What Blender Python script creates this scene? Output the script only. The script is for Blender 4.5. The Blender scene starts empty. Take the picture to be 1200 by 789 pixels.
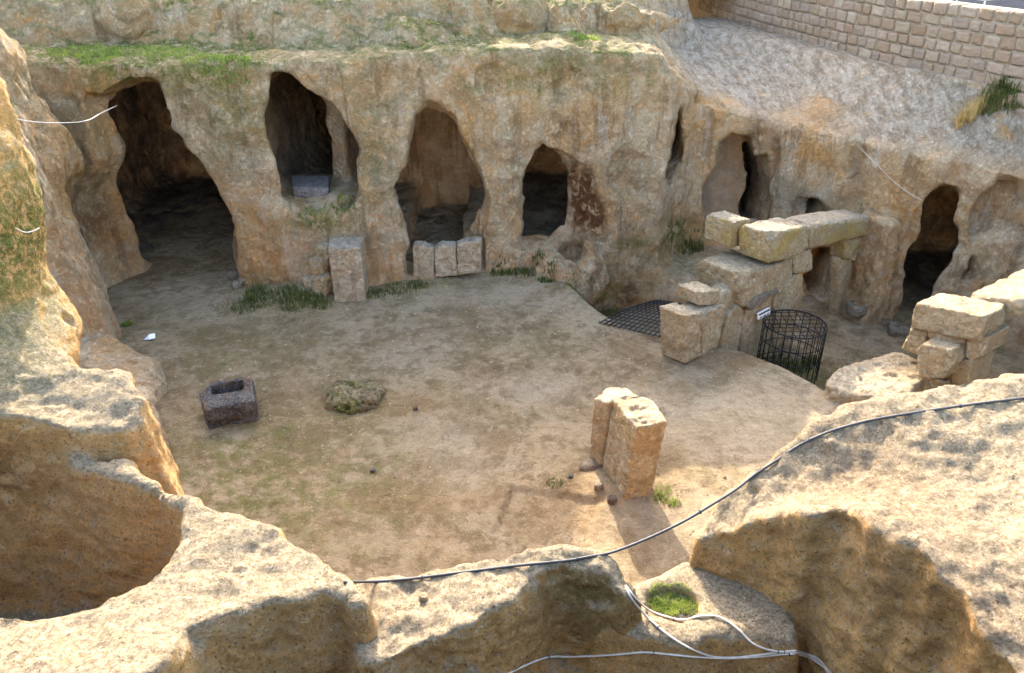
import bpy, math, random, time
import numpy as np
from mathutils import Vector, Matrix
from mathutils.bvhtree import BVHTree
random.seed(7); rng = np.random.default_rng(7)
T0 = time.time()
scene = bpy.context.scene
COL = scene.collection
R = math.radians

# ------------------------------------------------------------------ camera
H, PITCH, FPX = 5.5, R(29), 933.0          # eye height over the courtyard floor, tilt, focal length in 1200 px widths
cd = bpy.data.cameras.new('Camera'); cam = bpy.data.objects.new('Camera', cd); COL.objects.link(cam)
cam.location = (0, 0, H); cam.rotation_euler = (R(90) - PITCH, 0, 0)
cd.sensor_width = 36; cd.lens = FPX / 1200 * 36; cd.clip_start = .05; cd.clip_end = 2000
scene.camera = cam
# ------------------------------------------------------------------ sky and sun
SUN_EL, SUN_DX, SUN_DY = R(29.5), -0.19, 1.0   # the sun stands behind the far cliff, a little to the left
w = bpy.data.worlds.new('World'); scene.world = w; w.use_nodes = True
nt = w.node_tree; bg = nt.nodes['Background']
sky = nt.nodes.new('ShaderNodeTexSky'); sky.sky_type = 'NISHITA'; sky.sun_disc = False
sky.sun_elevation = SUN_EL; sky.sun_rotation = math.atan2(SUN_DX, SUN_DY)
sky.air_density = 1.0; sky.dust_density = 3.0; sky.ozone_density = .6
nt.links.new(sky.outputs[0], bg.inputs[0]); bg.inputs[1].default_value = 0.15
sl = bpy.data.lights.new('Sun', 'SUN'); sl.energy = 2.0; sl.angle = R(.55); sl.color = (1, .94, .82)
so = bpy.data.objects.new('Sun', sl); COL.objects.link(so)
sv = Vector((SUN_DX, SUN_DY, 0)).normalized() * math.cos(SUN_EL) + Vector((0, 0, math.sin(SUN_EL)))
so.rotation_euler = sv.to_track_quat('Z', 'Y').to_euler(); so.location = (-4, 20, 18)
vs = scene.view_settings; vs.view_transform = 'Standard'; vs.look = 'None'; vs.gamma = 1; vs.use_curve_mapping = False
vs.exposure = 3.42
scene.cycles.max_bounces = 6; scene.cycles.diffuse_bounces = 5; scene.cycles.use_denoising = True
scene.cycles.caustics_reflective = False; scene.cycles.caustics_refractive = False

# ------------------------------------------------------------------ survey helpers
def ray(px, py):
    a = (px - 600) / FPX; b = (394.5 - py) / FPX
    return np.array([a, math.cos(PITCH) + b * math.sin(PITCH), -math.sin(PITCH) + b * math.cos(PITCH)])
def atz(px, py, z):
    d = ray(px, py); return np.array([0, 0, H]) + d * ((z - H) / d[2])
def aty(px, py, y):
    d = ray(px, py); return np.array([0, 0, H]) + d * (y / d[1])
def smooth(a, b, x):
    t = np.clip((x - a) / (b - a), 0, 1); return t * t * (3 - 2 * t)

# ------------------------------------------------------------------ numpy noise
_perm = np.random.default_rng(3).permutation(4096).astype(np.int32)
_grad = np.random.default_rng(4).normal(size=(4096, 3)).astype(np.float32)
_grad /= np.linalg.norm(_grad, axis=1)[:, None]
def noise(p):
    p = np.asarray(p, np.float32); i = np.floor(p).astype(np.int32); f = p - i
    u = f * f * f * (f * (f * 6 - 15) + 10)
    out = 0
    for dx in (0, 1):
        for dy in (0, 1):
            for dz in (0, 1):
                h = _perm[(_perm[(_perm[(i[:, 0] + dx) & 4095] + i[:, 1] + dy) & 4095] + i[:, 2] + dz) & 4095]
                g = _grad[h]
                d = g[:, 0] * (f[:, 0] - dx) + g[:, 1] * (f[:, 1] - dy) + g[:, 2] * (f[:, 2] - dz)
                out = out + d * (u[:, 0] if dx else 1 - u[:, 0]) * (u[:, 1] if dy else 1 - u[:, 1]) * (u[:, 2] if dz else 1 - u[:, 2])
    return out * 1.5
def fbm(p, sc, octs=3, gain=.5, off=0.):
    p = np.asarray(p, np.float32) + off; r = 0; a = 1
    for k in range(octs): r = r + a * noise(p * sc); sc *= 2.03; a *= gain
    return r

# ------------------------------------------------------------------ signed distance tools
def smax(a, b, k):
    h = np.clip(.5 - .5 * (b - a) / k, 0, 1); return b + (a - b) * h + k * h * (1 - h)
def smin(a, b, k): return -smax(-a, -b, k)
def polysd(A, B, poly):
    """signed distance of points (A,B broadcast) to a 2-D polygon, negative inside"""
    A, B = np.broadcast_arrays(A, B); poly = np.asarray(poly, float); n = len(poly)
    d = np.full(A.shape, 1e9); inside = np.zeros(A.shape, bool)
    for i in range(n):
        a = poly[i]; b = poly[i - 1]; e = b - a; wx = A - a[0]; wy = B - a[1]
        t = np.clip((wx * e[0] + wy * e[1]) / (e @ e + 1e-12), 0, 1)
        d = np.minimum(d, (wx - e[0] * t) ** 2 + (wy - e[1] * t) ** 2)
        if abs(e[1]) > 1e-12:
            c = ((a[1] > B) != (b[1] > B)) & (A < (e[0]) * (B - a[1]) / e[1] + a[0]); inside ^= c
    d = np.sqrt(d); return np.where(inside, -d, d).astype(np.float32)
def ellipsoid(X, Y, Z, c, r):
    k = np.sqrt(((X - c[0]) / r[0]) ** 2 + ((Y - c[1]) / r[1]) ** 2 + ((Z - c[2]) / r[2]) ** 2)
    return (k - 1) * min(r)
def rbox(X, Y, Z, lo, hi, rad):
    c = [(a + b) / 2 for a, b in zip(lo, hi)]; h = [(b - a) / 2 - rad for a, b in zip(lo, hi)]
    q = [np.abs(V - c[i]) - h[i] for i, V in enumerate((X, Y, Z))]
    o = np.sqrt(np.maximum(q[0], 0) ** 2 + np.maximum(q[1], 0) ** 2 + np.maximum(q[2], 0) ** 2)
    return o + np.minimum(np.maximum(np.maximum(q[0], q[1]), q[2]), 0) - rad
def axes(lo, hi, h):
    a = [np.arange(lo[i], hi[i] + h, h, dtype=np.float32) for i in range(3)]
    return a, a[0][:, None, None], a[1][None, :, None], a[2][None, None, :]
def surface_nets(F, ax, h):
    S = F < 0
    c = np.zeros(tuple(n - 1 for n in F.shape), np.uint8)
    for dx in (0, 1):
        for dy in (0, 1):
            for dz in (0, 1):
                c += S[dx:dx + c.shape[0], dy:dy + c.shape[1], dz:dz + c.shape[2]]
    act = (c > 0) & (c < 8); ii = np.argwhere(act); idx = np.full(act.shape, -1, np.int32); idx[act] = np.arange(len(ii))
    corner = np.array([(x, y, z) for x in (0, 1) for y in (0, 1) for z in (0, 1)])
    V = np.stack([F[ii[:, 0] + o[0], ii[:, 1] + o[1], ii[:, 2] + o[2]] for o in corner], 1)
    acc = np.zeros((len(ii), 3)); cnt = np.zeros(len(ii))
    for a in range(8):
        for b in range(a + 1, 8):
            if np.abs(corner[a] - corner[b]).sum() != 1: continue
            m = (V[:, a] < 0) != (V[:, b] < 0); t = V[m, a] / (V[m, a] - V[m, b])
            acc[m] += corner[a] + t[:, None] * (corner[b] - corner[a]); cnt[m] += 1
    P = (ii + acc / cnt[:, None]) * h + np.array([a[0] for a in ax])
    quads = []
    for k in range(3):
        A = np.moveaxis(S, k, 0); ch = A[:-1] != A[1:]
        ch = np.moveaxis(ch, 0, k)
        u, v = [(1, 2), (2, 0), (0, 1)][k]
        e = np.argwhere(ch); e = e[(e[:, u] > 0) & (e[:, v] > 0) & (e[:, u] < F.shape[u] - 1) & (e[:, v] < F.shape[v] - 1)]
        du = np.zeros(3, int); du[u] = 1; dv = np.zeros(3, int); dv[v] = 1
        q = np.stack([idx[tuple((e - o).T)] for o in (du * 0, du, du + dv, dv)], 1)
        flip = ~S[tuple(e.T)]; q[flip] = q[flip][:, ::-1]
        quads.append(q)
    Q = np.concatenate(quads); Q = Q[(Q >= 0).all(1)]
    return P, Q
def normals(P, Q):
    n = np.cross(P[Q[:, 2]] - P[Q[:, 0]], P[Q[:, 3]] - P[Q[:, 1]]); N = np.zeros_like(P)
    for k in range(4): np.add.at(N, Q[:, k], n)
    return N / (np.linalg.norm(N, axis=1)[:, None] + 1e-12)

# ------------------------------------------------------------------ mesh helpers
def make_mesh(name, P, Q, mat, smooth_=True, attrs=None):
    me = bpy.data.meshes.new(name); P = np.asarray(P, np.float32)
    if isinstance(Q, np.ndarray):
        k = Q.shape[1]; me.vertices.add(len(P)); me.vertices.foreach_set('co', P.ravel())
        me.loops.add(Q.size); me.loops.foreach_set('vertex_index', Q.ravel().astype(np.int32))
        me.polygons.add(len(Q)); me.polygons.foreach_set('loop_start', np.arange(0, Q.size, k, dtype=np.int32))
    else:
        me.from_pydata([tuple(p) for p in P], [], [tuple(q) for q in Q])
    me.update(calc_edges=True); me.validate()
    me.polygons.foreach_set('use_smooth', np.full(len(me.polygons), smooth_))
    for k, v in (attrs or {}).items():
        a = me.attributes.new(k, 'FLOAT', 'POINT'); a.data.foreach_set('value', np.asarray(v, np.float32))
    if mat: me.materials.append(mat)
    return me
def tag(o, label=None, cat=None, group=None, kind=None):
    if label: o['label'] = label
    if cat: o['category'] = cat
    if group: o['group'] = group
    if kind: o['kind'] = kind
    return o
def empty(name, loc, **k):
    o = bpy.data.objects.new(name, None); o.empty_display_size = .2; o.location = tuple(float(v) for v in loc); COL.objects.link(o); return tag(o, **k)
def wloc(o):
    v = np.array(o.location)
    return v + wloc(o.parent) if o.parent else v
def part(name, P, Q, mat, parent=None, smooth_=True, attrs=None, **k):
    """world-space points -> one mesh object, its origin at its own base or at its parent's"""
    P = np.asarray(P, float)
    if parent: org = wloc(parent)
    else: org = np.array([P[:, 0].mean(), P[:, 1].mean(), P[:, 2].min()])
    o = bpy.data.objects.new(name, make_mesh(name, P - org, Q, mat, smooth_, attrs)); COL.objects.link(o)
    if parent: o.parent = parent
    else: o.location = tuple(float(v) for v in org)
    return tag(o, **k)
def tube(pts, r, seg=8, closed=False):
    pts = [np.asarray(p, float) for p in pts]; n = len(pts); V = []; F = []
    up = np.array([0, 0, 1.])
    for i in range(n):
        t = pts[(i + 1) % n] - pts[i - 1] if closed else pts[min(i + 1, n - 1)] - pts[max(i - 1, 0)]
        t = t / (np.linalg.norm(t) + 1e-9); a = np.cross(t, up)
        if np.linalg.norm(a) < .05: a = np.cross(t, [1, 0, 0])
        a /= np.linalg.norm(a); b = np.cross(a, t)
        for k in range(seg):
            g = 2 * math.pi * k / seg; V.append(pts[i] + r * (math.cos(g) * a + math.sin(g) * b))
    m = n if closed else n - 1
    for i in range(m):
        for k in range(seg):
            F.append((i * seg + k, i * seg + (k + 1) % seg, ((i + 1) % n) * seg + (k + 1) % seg, ((i + 1) % n) * seg + k))
    if not closed: F.append(tuple(range(seg - 1, -1, -1))); F.append(tuple(range((n - 1) * seg, n * seg)))
    return V, F
def join(*vf):
    V = []; F = []
    for v, f in vf:
        o = len(V); V += list(v); F += [tuple(i + o for i in q) for q in f]
    return V, F
def boxvf(c, s, rot=0.):
    c = np.asarray(c, float); V = []
    for x in (-1, 1):
        for y in (-1, 1):
            for z in (-1, 1):
                a = x * s[0] / 2; b = y * s[1] / 2
                V.append(c + [a * math.cos(rot) - b * math.sin(rot), a * math.sin(rot) + b * math.cos(rot), z * s[2] / 2])
    return V, [(0, 1, 3, 2), (4, 6, 7, 5), (0, 4, 5, 1), (2, 3, 7, 6), (0, 2, 6, 4), (1, 5, 7, 3)]
def spline(pts, n=8):
    pts = [np.asarray(p, float) for p in pts]; out = []
    for i in range(len(pts) - 1):
        p0 = pts[max(i - 1, 0)]; p1 = pts[i]; p2 = pts[i + 1]; p3 = pts[min(i + 2, len(pts) - 1)]
        for k in range(n):
            t = k / n
            out.append(.5 * (2 * p1 + (p2 - p0) * t + (2 * p0 - 5 * p1 + 4 * p2 - p3) * t * t + (3 * p1 - p0 - 3 * p2 + p3) * t ** 3))
    return out + [pts[-1]]

# ------------------------------------------------------------------ materials
class NT:
    def __init__(s, name, rough=.95, spec=.15):
        s.m = bpy.data.materials.new(name); s.m.use_nodes = True; s.t = s.m.node_tree; s.b = s.t.nodes['Principled BSDF']
        s.b.inputs['Roughness'].default_value = rough; s.b.inputs['Specular IOR Level'].default_value = spec
        s.pos = s.n('ShaderNodeNewGeometry').outputs['Position']
    def n(s, typ, **k):
        x = s.t.nodes.new(typ)
        for a, v in k.items(): setattr(x, a, v)
        return x
    def put(s, sock, v):
        if isinstance(v, bpy.types.NodeSocket): s.t.links.new(v, sock)
        elif isinstance(v, (tuple, list)) and len(v) == 3 and sock.type == 'RGBA': sock.default_value = (*v, 1)
        else: sock.default_value = v
    def scaled(s, sc):
        x = s.n('ShaderNodeVectorMath', operation='MULTIPLY'); s.put(x.inputs[0], s.pos); x.inputs[1].default_value = sc; return x.outputs[0]
    def noise(s, scale, detail=4, rough=.55, vec=None, dist=0.):
        x = s.n('ShaderNodeTexNoise'); s.put(x.inputs['Vector'], vec or s.pos); x.inputs['Scale'].default_value = scale
        x.inputs['Detail'].default_value = detail; x.inputs['Roughness'].default_value = rough; x.inputs['Distortion'].default_value = dist
        return x.outputs['Fac']
    def voro(s, scale, feature='F1', vec=None):
        x = s.n('ShaderNodeTexVoronoi', feature=feature); s.put(x.inputs['Vector'], vec or s.pos); x.inputs['Scale'].default_value = scale
        return x.outputs['Distance']
    def ramp(s, v, a, b, lo=0., hi=1.):
        x = s.n('ShaderNodeMapRange', interpolation_type='SMOOTHSTEP'); s.put(x.inputs[0], v)
        for i, q in enumerate((a, b, lo, hi)): x.inputs[i + 1].default_value = q
        return x.outputs[0]
    def math(s, op, a, b=0., c=None):
        x = s.n('ShaderNodeMath', operation=op); s.put(x.inputs[0], a); s.put(x.inputs[1], b)
        if c is not None: s.put(x.inputs[2], c)
        return x.outputs[0]
    def mul(s, a, b): return s.math('MULTIPLY', a, b)
    def add(s, a, b): return s.math('ADD', a, b)
    def mix(s, f, a, b, mode='MIX'):
        x = s.n('ShaderNodeMix', data_type='RGBA', blend_type=mode); s.put(x.inputs[0], f); s.put(x.inputs[6], a); s.put(x.inputs[7], b); return x.outputs[2]
    def attr(s, name): return s.n('ShaderNodeAttribute', attribute_name=name).outputs['Fac']
    def rnd(s): return s.n('ShaderNodeObjectInfo').outputs['Random']
    def bump(s, h, dist, strength=1., prev=None):
        x = s.n('ShaderNodeBump'); s.put(x.inputs['Height'], h); x.inputs['Distance'].default_value = dist; x.inputs['Strength'].default_value = strength
        if prev: s.put(x.inputs['Normal'], prev)
        return x.outputs[0]
    def done(s, col, nrm=None):
        s.put(s.b.inputs['Base Color'], col)
        if nrm: s.put(s.b.inputs['Normal'], nrm)
        return s.m
def rock_material(name, tan=(.385, .25, .13), pale=(.50, .375, .235), orange=(.40, .19, .052), lichen=(.24, .205, .115), attrs=True,
                  orange_amt=.5, lichen_amt=.35, cs=1., streak=.5, top_grey=0., grain=1., mott=.6, tops=None, relief=1., chisel=0.):
    """weathered volcanic tuff; cs scales the fine mottling with how close the rock stands"""
    m = NT(name)
    mid = m.noise(2.3 * cs ** .5, 8, .7, dist=.5); fine = m.noise(13 * cs, 6, .75); f2 = m.noise(5.5 * cs, 8, .74, dist=.35)
    c = m.mix(m.ramp(mid, .42, .58), tan, pale)
    c = m.mix(m.mul(m.ramp(f2, .50, .58), mott), c, tuple(v * .66 for v in tan))
    c = m.mix(m.mul(m.ramp(m.noise(8.5 * cs, 7, .74, dist=.3), .53, .60), mott * .9), c, tuple(min(v * 1.22 + .02, .66) for v in pale))
    nz = None
    if tops or top_grey:
        sep = m.n('ShaderNodeSeparateXYZ'); m.put(sep.inputs[0], m.n('ShaderNodeNewGeometry').outputs['Normal']); nz = sep.outputs[2]
    o = m.mul(m.ramp(m.noise(.9 * cs ** .5, 8, .7, dist=.8), .50, .58), orange_amt)
    if attrs: o = m.math('MINIMUM', m.add(o, m.mul(m.attr('orange'), m.ramp(f2, .30, .55, .4, 1))), 1.)
    c = m.mix(o, c, m.mix(m.ramp(fine, .40, .60), tuple(v * .8 for v in orange), tuple(min(1, v * 1.35 + .02) for v in orange)))
    if streak:
        st = m.noise(1.0, 8, .7, vec=m.scaled((3.2, 3.2, .35))); c = m.mix(m.mul(m.ramp(st, .53, .62), streak), c, (.19, .10, .042))
        st2 = m.noise(1.0, 7, .68, vec=m.scaled((5.7, 5.7, .6))); c = m.mix(m.mul(m.ramp(st2, .55, .63), streak * .8), c, (.56, .46, .335))
    l = m.mul(m.ramp(m.noise(1.6 * cs ** .5, 9, .74, dist=.6), .49, .58), lichen_amt)
    if attrs: l = m.math('MINIMUM', m.add(l, m.mul(m.attr('grey'), m.ramp(m.noise(3.1, 8, .74), .40, .56, .05, 1))), 1.)
    c = m.mix(l, c, m.mix(m.ramp(fine, .44, .56), lichen, tuple(v * .5 for v in lichen)))
    if tops: c = m.mix(m.mul(m.ramp(nz, .45, .75), m.ramp(f2, .30, .50, .45, .95)), c, m.mix(m.ramp(fine, .42, .60), tops, tuple(v * .74 for v in tops)))
    if top_grey: c = m.mix(m.mul(m.ramp(nz, .55, .85), m.ramp(f2, .30, .60, top_grey * .4, top_grey)), c, m.mix(m.ramp(fine, .4, .6), (.42, .36, .28), (.28, .235, .18)))
    # flecks, pits and pale scabs
    c = m.mix(m.mul(m.ramp(m.noise(22 * cs, 4, .8), .57, .63), .85 * grain), c, (.12, .075, .035))
    c = m.mix(m.mul(m.ramp(m.noise(10 * cs, 6, .78), .585, .64), .7 * grain), c, (.18, .11, .05))
    c = m.mix(m.mul(m.ramp(m.noise(30 * cs, 4, .78), .56, .63), .6 * grain), c, (.64, .54, .40))
    c = m.mix(m.mul(m.ramp(fine, .42, .60), mott * .75), c, m.mix(1., c, (.58, .52, .45), 'MULTIPLY'))
    if attrs:
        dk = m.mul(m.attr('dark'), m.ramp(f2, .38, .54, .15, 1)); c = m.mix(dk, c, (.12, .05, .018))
        cm = m.mul(m.attr('cement'), m.ramp(m.noise(4, 8, .74, dist=.5), .32, .46))
        c = m.mix(m.mul(cm, .85), c, m.mix(m.ramp(m.noise(6, 9, .8, vec=m.scaled((1.5, .45, .9))), .40, .60), (.20, .155, .105), (.45, .375, .28)))
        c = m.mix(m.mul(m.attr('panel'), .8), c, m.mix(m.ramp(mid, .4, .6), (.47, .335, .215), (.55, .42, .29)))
        c = m.mix(m.mul(m.attr('soot_shade'), m.ramp(m.noise(1.7, 6, .65), .25, .6, .45, .95)), c, m.mix(m.ramp(mid, .4, .6), (.045, .04, .038), (.15, .11, .08)))
        ms = m.mul(m.attr('moss'), m.ramp(m.noise(7 * cs, 8, .8), .41, .53))
        c = m.mix(ms, c, m.mix(m.ramp(m.noise(22 * cs, 4, .7), .40, .60), (.075, .08, .013), (.20, .185, .045)))
    n1 = m.bump(m.noise(6 * cs, 10, .76), .14 * relief / cs, 1.)
    if chisel: n1 = m.bump(m.noise(1., 5, .6, vec=m.scaled((7, 7, 26)), dist=1.2), .05 * chisel, .8, n1)
    n2 = m.bump(m.ramp(m.noise(20 * cs, 7, .78), .36, .56), .045 * relief / cs, 1., n1); n3 = m.bump(m.noise(60 * cs, 5, .78), .03 * relief / cs, .9, n2)
    return m.done(c, n3)
M = {}
M['cliff'] = rock_material('cliff_tuff', tan=(.50, .312, .155), pale=(.61, .445, .265), orange=(.49, .245, .07), lichen=(.29, .235, .125), streak=.6, grain=.42, lichen_amt=.28, mott=.22, relief=.6)
M['rim'] = rock_material('rim_tuff', tan=(.45, .29, .14), pale=(.55, .40, .23), orange=(.62, .335, .10), orange_amt=.3, lichen_amt=.12, streak=0., cs=2.6, tops=(.37, .285, .175), chisel=1., relief=.75, grain=1.15)
M['block'] = rock_material('hewn_block_tuff', tan=(.53, .375, .20), pale=(.63, .485, .29), orange=(.54, .345, .12), attrs=False, orange_amt=.35, lichen_amt=.08, streak=.2, cs=1.6, top_grey=.4, grain=.55, relief=.7)
M['ochre_block'] = rock_material('ochre_lichen_block', tan=(.52, .37, .19), pale=(.60, .46, .25), orange=(.52, .36, .075), attrs=False, orange_amt=.7, lichen_amt=.2, streak=.15, cs=1.6, top_grey=.9, grain=.7, relief=.7)
M['pale_block'] = rock_material('pale_pink_block', tan=(.51, .375, .225), pale=(.62, .485, .32), orange=(.48, .32, .15), attrs=False, orange_amt=.3, lichen_amt=.08, streak=.3, cs=1.2, top_grey=.6, grain=.35, relief=.6)
M['grey_block'] = rock_material('grey_stone', tan=(.30, .23, .155), pale=(.41, .325, .23), orange=(.30, .21, .12), attrs=False, orange_amt=.25, lichen_amt=.25, streak=.1, cs=1.6)
M['basalt'] = rock_material('dark_trough_stone', tan=(.10, .094, .086), pale=(.165, .15, .135), orange=(.24, .11, .035), lichen=(.10, .095, .10), attrs=False, orange_amt=.55, lichen_amt=.3, streak=0., cs=1.6)
M['mossy'] = rock_material('mossy_boulder', tan=(.26, .195, .09), pale=(.38, .29, .16), orange=(.24, .225, .03), lichen=(.17, .19, .03), attrs=False, orange_amt=.8, lichen_amt=.9, streak=0., cs=1.6)
M['slate'] = rock_material('blue_grey_slab', tan=(.23, .21, .195), pale=(.33, .305, .285), orange=(.28, .25, .22), lichen=(.2, .19, .19), attrs=False, orange_amt=.1, lichen_amt=.2, streak=0., cs=1.6)
M['plateau'] = rock_material('plateau_tuff', attrs=False, lichen_amt=.3, pale=(.54, .42, .28))
def simple(name, col, rough=.6, spec=.3, metal=0., var=.25, sc=12):
    m = NT(name, rough, spec); m.b.inputs['Metallic'].default_value = metal
    return m.done(m.mix(m.mul(m.ramp(m.noise(sc, 5, .65), .3, .7), var), col, tuple(v * .45 for v in col)), m.bump(m.noise(sc * 4, 4, .6), .004, .5))
M['iron'] = simple('black_iron', (.022, .02, .019), .55, .4, .6)
M['black_cable'] = simple('black_cable', (.045, .04, .038), .6, .3, 0, .4, 30)
M['white_cable'] = simple('dusty_white_cable', (.50, .43, .34), .6, .3, 0, .4, 30)
M['tie'] = simple('cable_tie', (.03, .03, .03))
M['paper'] = simple('white_paper', (.72, .70, .68), .8)
M['sign_dark'] = simple('sign_print', (.04, .035, .03), .6)
M['steel'] = simple('painted_steel', (.42, .42, .44), .45, .4, .3)
M['blue'] = simple('blue_paint', (.10, .16, .30), .5)
M['pave'] = simple('paving', (.03, .032, .037), 1., 0., 0, .5, 6)
M['plaster'] = simple('plaster', (.42, .36, .29), .9, .1, 0, .3, 3)
M['rooftile'] = simple('roof_tile', (.30, .13, .07), .85)
M['glass'] = simple('window_glass', (.03, .035, .04), .1, .5)
M['wood'] = simple('old_wood', (.13, .075, .04), .8)
def floor_material():
    m = NT('trodden_earth')
    mid = m.noise(1.1, 8, .7, dist=.6); fine = m.noise(9, 8, .75); f2 = m.noise(3.2, 8, .72, dist=.4)
    c = m.mix(m.ramp(mid, .42, .58), (.20, .132, .062), (.315, .222, .12))
    c = m.mix(m.mul(m.ramp(m.noise(.55, 7, .68, dist=.5), .47, .58), .8), c, (.33, .245, .145))
    c = m.mix(m.mul(m.ramp(f2, .50, .57), .65), c, (.15, .10, .047))
    c = m.mix(m.mul(m.ramp(m.noise(6, 8, .76, dist=.4), .53, .60), .55), c, (.36, .275, .17))
    g = m.math('MINIMUM', m.add(m.attr('moss'), m.mul(m.ramp(m.noise(.8, 7, .7), .52, .66), .4)), 1.)
    c = m.mix(m.mul(g, m.ramp(m.noise(4, 8, .78), .40, .60)), c, (.135, .118, .035))
    c = m.mix(m.mul(m.attr('orange'), m.ramp(f2, .35, .6, .3, 1)), c, (.25, .145, .06))
    c = m.mix(m.mul(m.attr('grey'), m.ramp(mid, .33, .55, .3, 1)), c, (.38, .295, .185))
    c = m.mix(m.mul(m.ramp(fine, .42, .66), .6), c, m.mix(1., c, (.58, .52, .45), 'MULTIPLY'))
    c = m.mix(m.mul(m.ramp(m.noise(38, 4, .8), .60, .66), .4), c, (.12, .08, .042))
    c = m.mix(m.mul(m.ramp(m.noise(50, 3, .75), .62, .68), .75), c, (.52, .44, .33))
    n1 = m.bump(m.noise(4, 10, .74), .13, .9); n2 = m.bump(m.noise(30, 6, .78), .03, .9, n1)
    return m.done(c, n2)
M['floor'] = floor_material()
def grass_material(name, a, b):
    m = NT(name, .7, .2); c = m.mix(m.ramp(m.noise(9, 3, .6), .35, .65), a, b)
    m.b.inputs['Subsurface Weight'].default_value = 0
    t = m.n('ShaderNodeBsdfTranslucent'); m.put(t.inputs[0], c); mx = m.n('ShaderNodeMixShader'); mx.inputs[0].default_value = .4
    m.t.links.new(m.b.outputs[0], mx.inputs[1]); m.t.links.new(t.outputs[0], mx.inputs[2]); m.t.links.new(mx.outputs[0], m.t.nodes['Material Output'].inputs[0])
    return m.done(c)
M['grass'] = grass_material('green_grass', (.10, .15, .022), (.22, .26, .05))
M['olive'] = grass_material('olive_grass', (.10, .105, .022), (.20, .19, .05))
M['drygrass'] = grass_material('dry_grass', (.36, .24, .08), (.62, .48, .22))
M['darkgrass'] = grass_material('dull_grass', (.055, .075, .016), (.12, .13, .03))

# ------------------------------------------------------------------ the far cliff with its caves
YF = np.array([(-10, 11.9), (-7, 11.6), (-5, 11.55), (-3.6, 11.45), (-2.3, 11.6), (-.5, 12.15), (.6, 12.35), (1.6, 12.45), (2.55, 12.75), (2.85, 13.35), (3.3, 13.75), (4.3, 13.75),
               (5.2, 13.2), (5.9, 12.5), (6.6, 12.1), (7.2, 11.75), (8, 11.1), (9.2, 10.3), (11, 9.3)])
def face_y(x, z): return np.interp(x, YF[:, 0], YF[:, 1]) + .10 * z
ZE = np.array([(-10, 3.5), (-6, 3.40), (-3.5, 3.45), (-1, 3.46), (1.2, 3.5), (2.3, 3.35), (2.8, 2.9), (3.5, 2.3), (4.5, 2.1), (5.6, 2.0), (6.4, 1.98), (6.9, 1.95), (7.7, 1.8), (9, 1.65), (11, 1.6)])
DM = np.array([(-10, 6), (2.3, 6.5), (3, 6), (4.5, 4.4), (5.6, 2.7), (6.5, 1.6), (7.6, .75), (9, .45), (11, .4)])
def top_z(x, y):
    d = np.maximum(y - face_y(x, 3), 0); ze = np.interp(x, ZE[:, 0], ZE[:, 1]); dm = np.interp(x, DM[:, 0], DM[:, 1])
    slope = ze + (2.95 - ze) * np.clip(d / dm, 0, 1.)
    left = ze + .03 * d
    left = left + .62 * smooth(13.15, 13.65, y + .25 * np.sin(x * 1.3)) * smooth(-.2, -.9, x + .2 * np.sin(3 * y)) + .45 * smooth(15.2, 15.9, y) * smooth(1, -1, x)
    left = left + .30 * smooth(14.3, 14.8, y + .2 * np.sin(2.1 * x)) * smooth(-.9, .2, x) - .02
    left = left + 1.5 * smooth(17.2, 18.4, y)  # unseen back rise, here and on the slope, added to cast shade forward
    k = smooth(2.2, 3.4, x)
    slope = slope + 1.6 * smooth(17.4, 18.4, y) * smooth(4.2, 3.2, x)
    return left * (1 - k) + slope * k
def at_face(px, py):
    d = ray(px, py); t = 7.0
    while t < 24:
        p = np.array([0, 0, H]) + d * t
        if p[1] > face_y(p[0], p[2]): break
        t += .01
    return p
def outline(pxs): return [(p[0], p[2]) for p in (at_face(*q) for q in pxs)]
hv = .042
ax, X, Y, Z = axes((-9.5, 6.4, -1.35), (10.2, 20.3, 4.75), hv)
X2 = X[:, :, 0]; Y2 = Y[:, :, 0]; XZ = X[:, 0, :]; ZZ = Z[:, 0, :]
FACE = (face_y(XZ, ZZ)).astype(np.float32)[:, None, :]
TOP = top_z(X2, Y2).astype(np.float32)[:, :, None]
F = smax((FACE - Y) * .95, (Z - TOP) * .9, .14).astype(np.float32)
# left buttress: a wall of rock that comes forward towards the viewer
but = polysd(X2, Y2, [(-5.25, 9.25), (-5.75, 10.3), (-6.1, 11.9), (-10, 12), (-10, 7.9)])[:, :, None]
but = smax(but + .17 * Z, Z - (4.75 - .35 * np.maximum(Y - 9, 0)), .3)
F = smin(F, but, .2)
F = smin(F, ellipsoid(X, Y, Z, (-6.4, 10.9, 2.25), (.5, .5, .5)), .2)           # bulge over the left jamb
# low rock shelf at the foot of the left wall
F = smin(F, smax(polysd(X2, Y2, [(-5.1, 9.3), (-4.6, 9.0), (-4.2, 7.9), (-3.75, 6.9), (-3.6, 6.3), (-7, 6.3), (-7, 9.5)])[:, :, None] + .15 * Z, Z - .30 - .12 * np.sin(X * 3 + Y * 2), .12), .1)
# swelling foot of the wall between the fourth cave and the pit, raised threshold in front of the far door
F = smin(F, ellipsoid(X, Y, Z, (.95, 12.2, -.1), (.62, .7, .75)), .2)
F = smin(F, smax(polysd(X2, Y2, [(2.0, 14.5), (2.1, 12.9), (2.9, 12.4), (3.9, 12.7), (5.0, 13.3), (5.0, 14.5)])[:, :, None] + .35 * (Z + .2), Z + .22, .25), .2)
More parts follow.
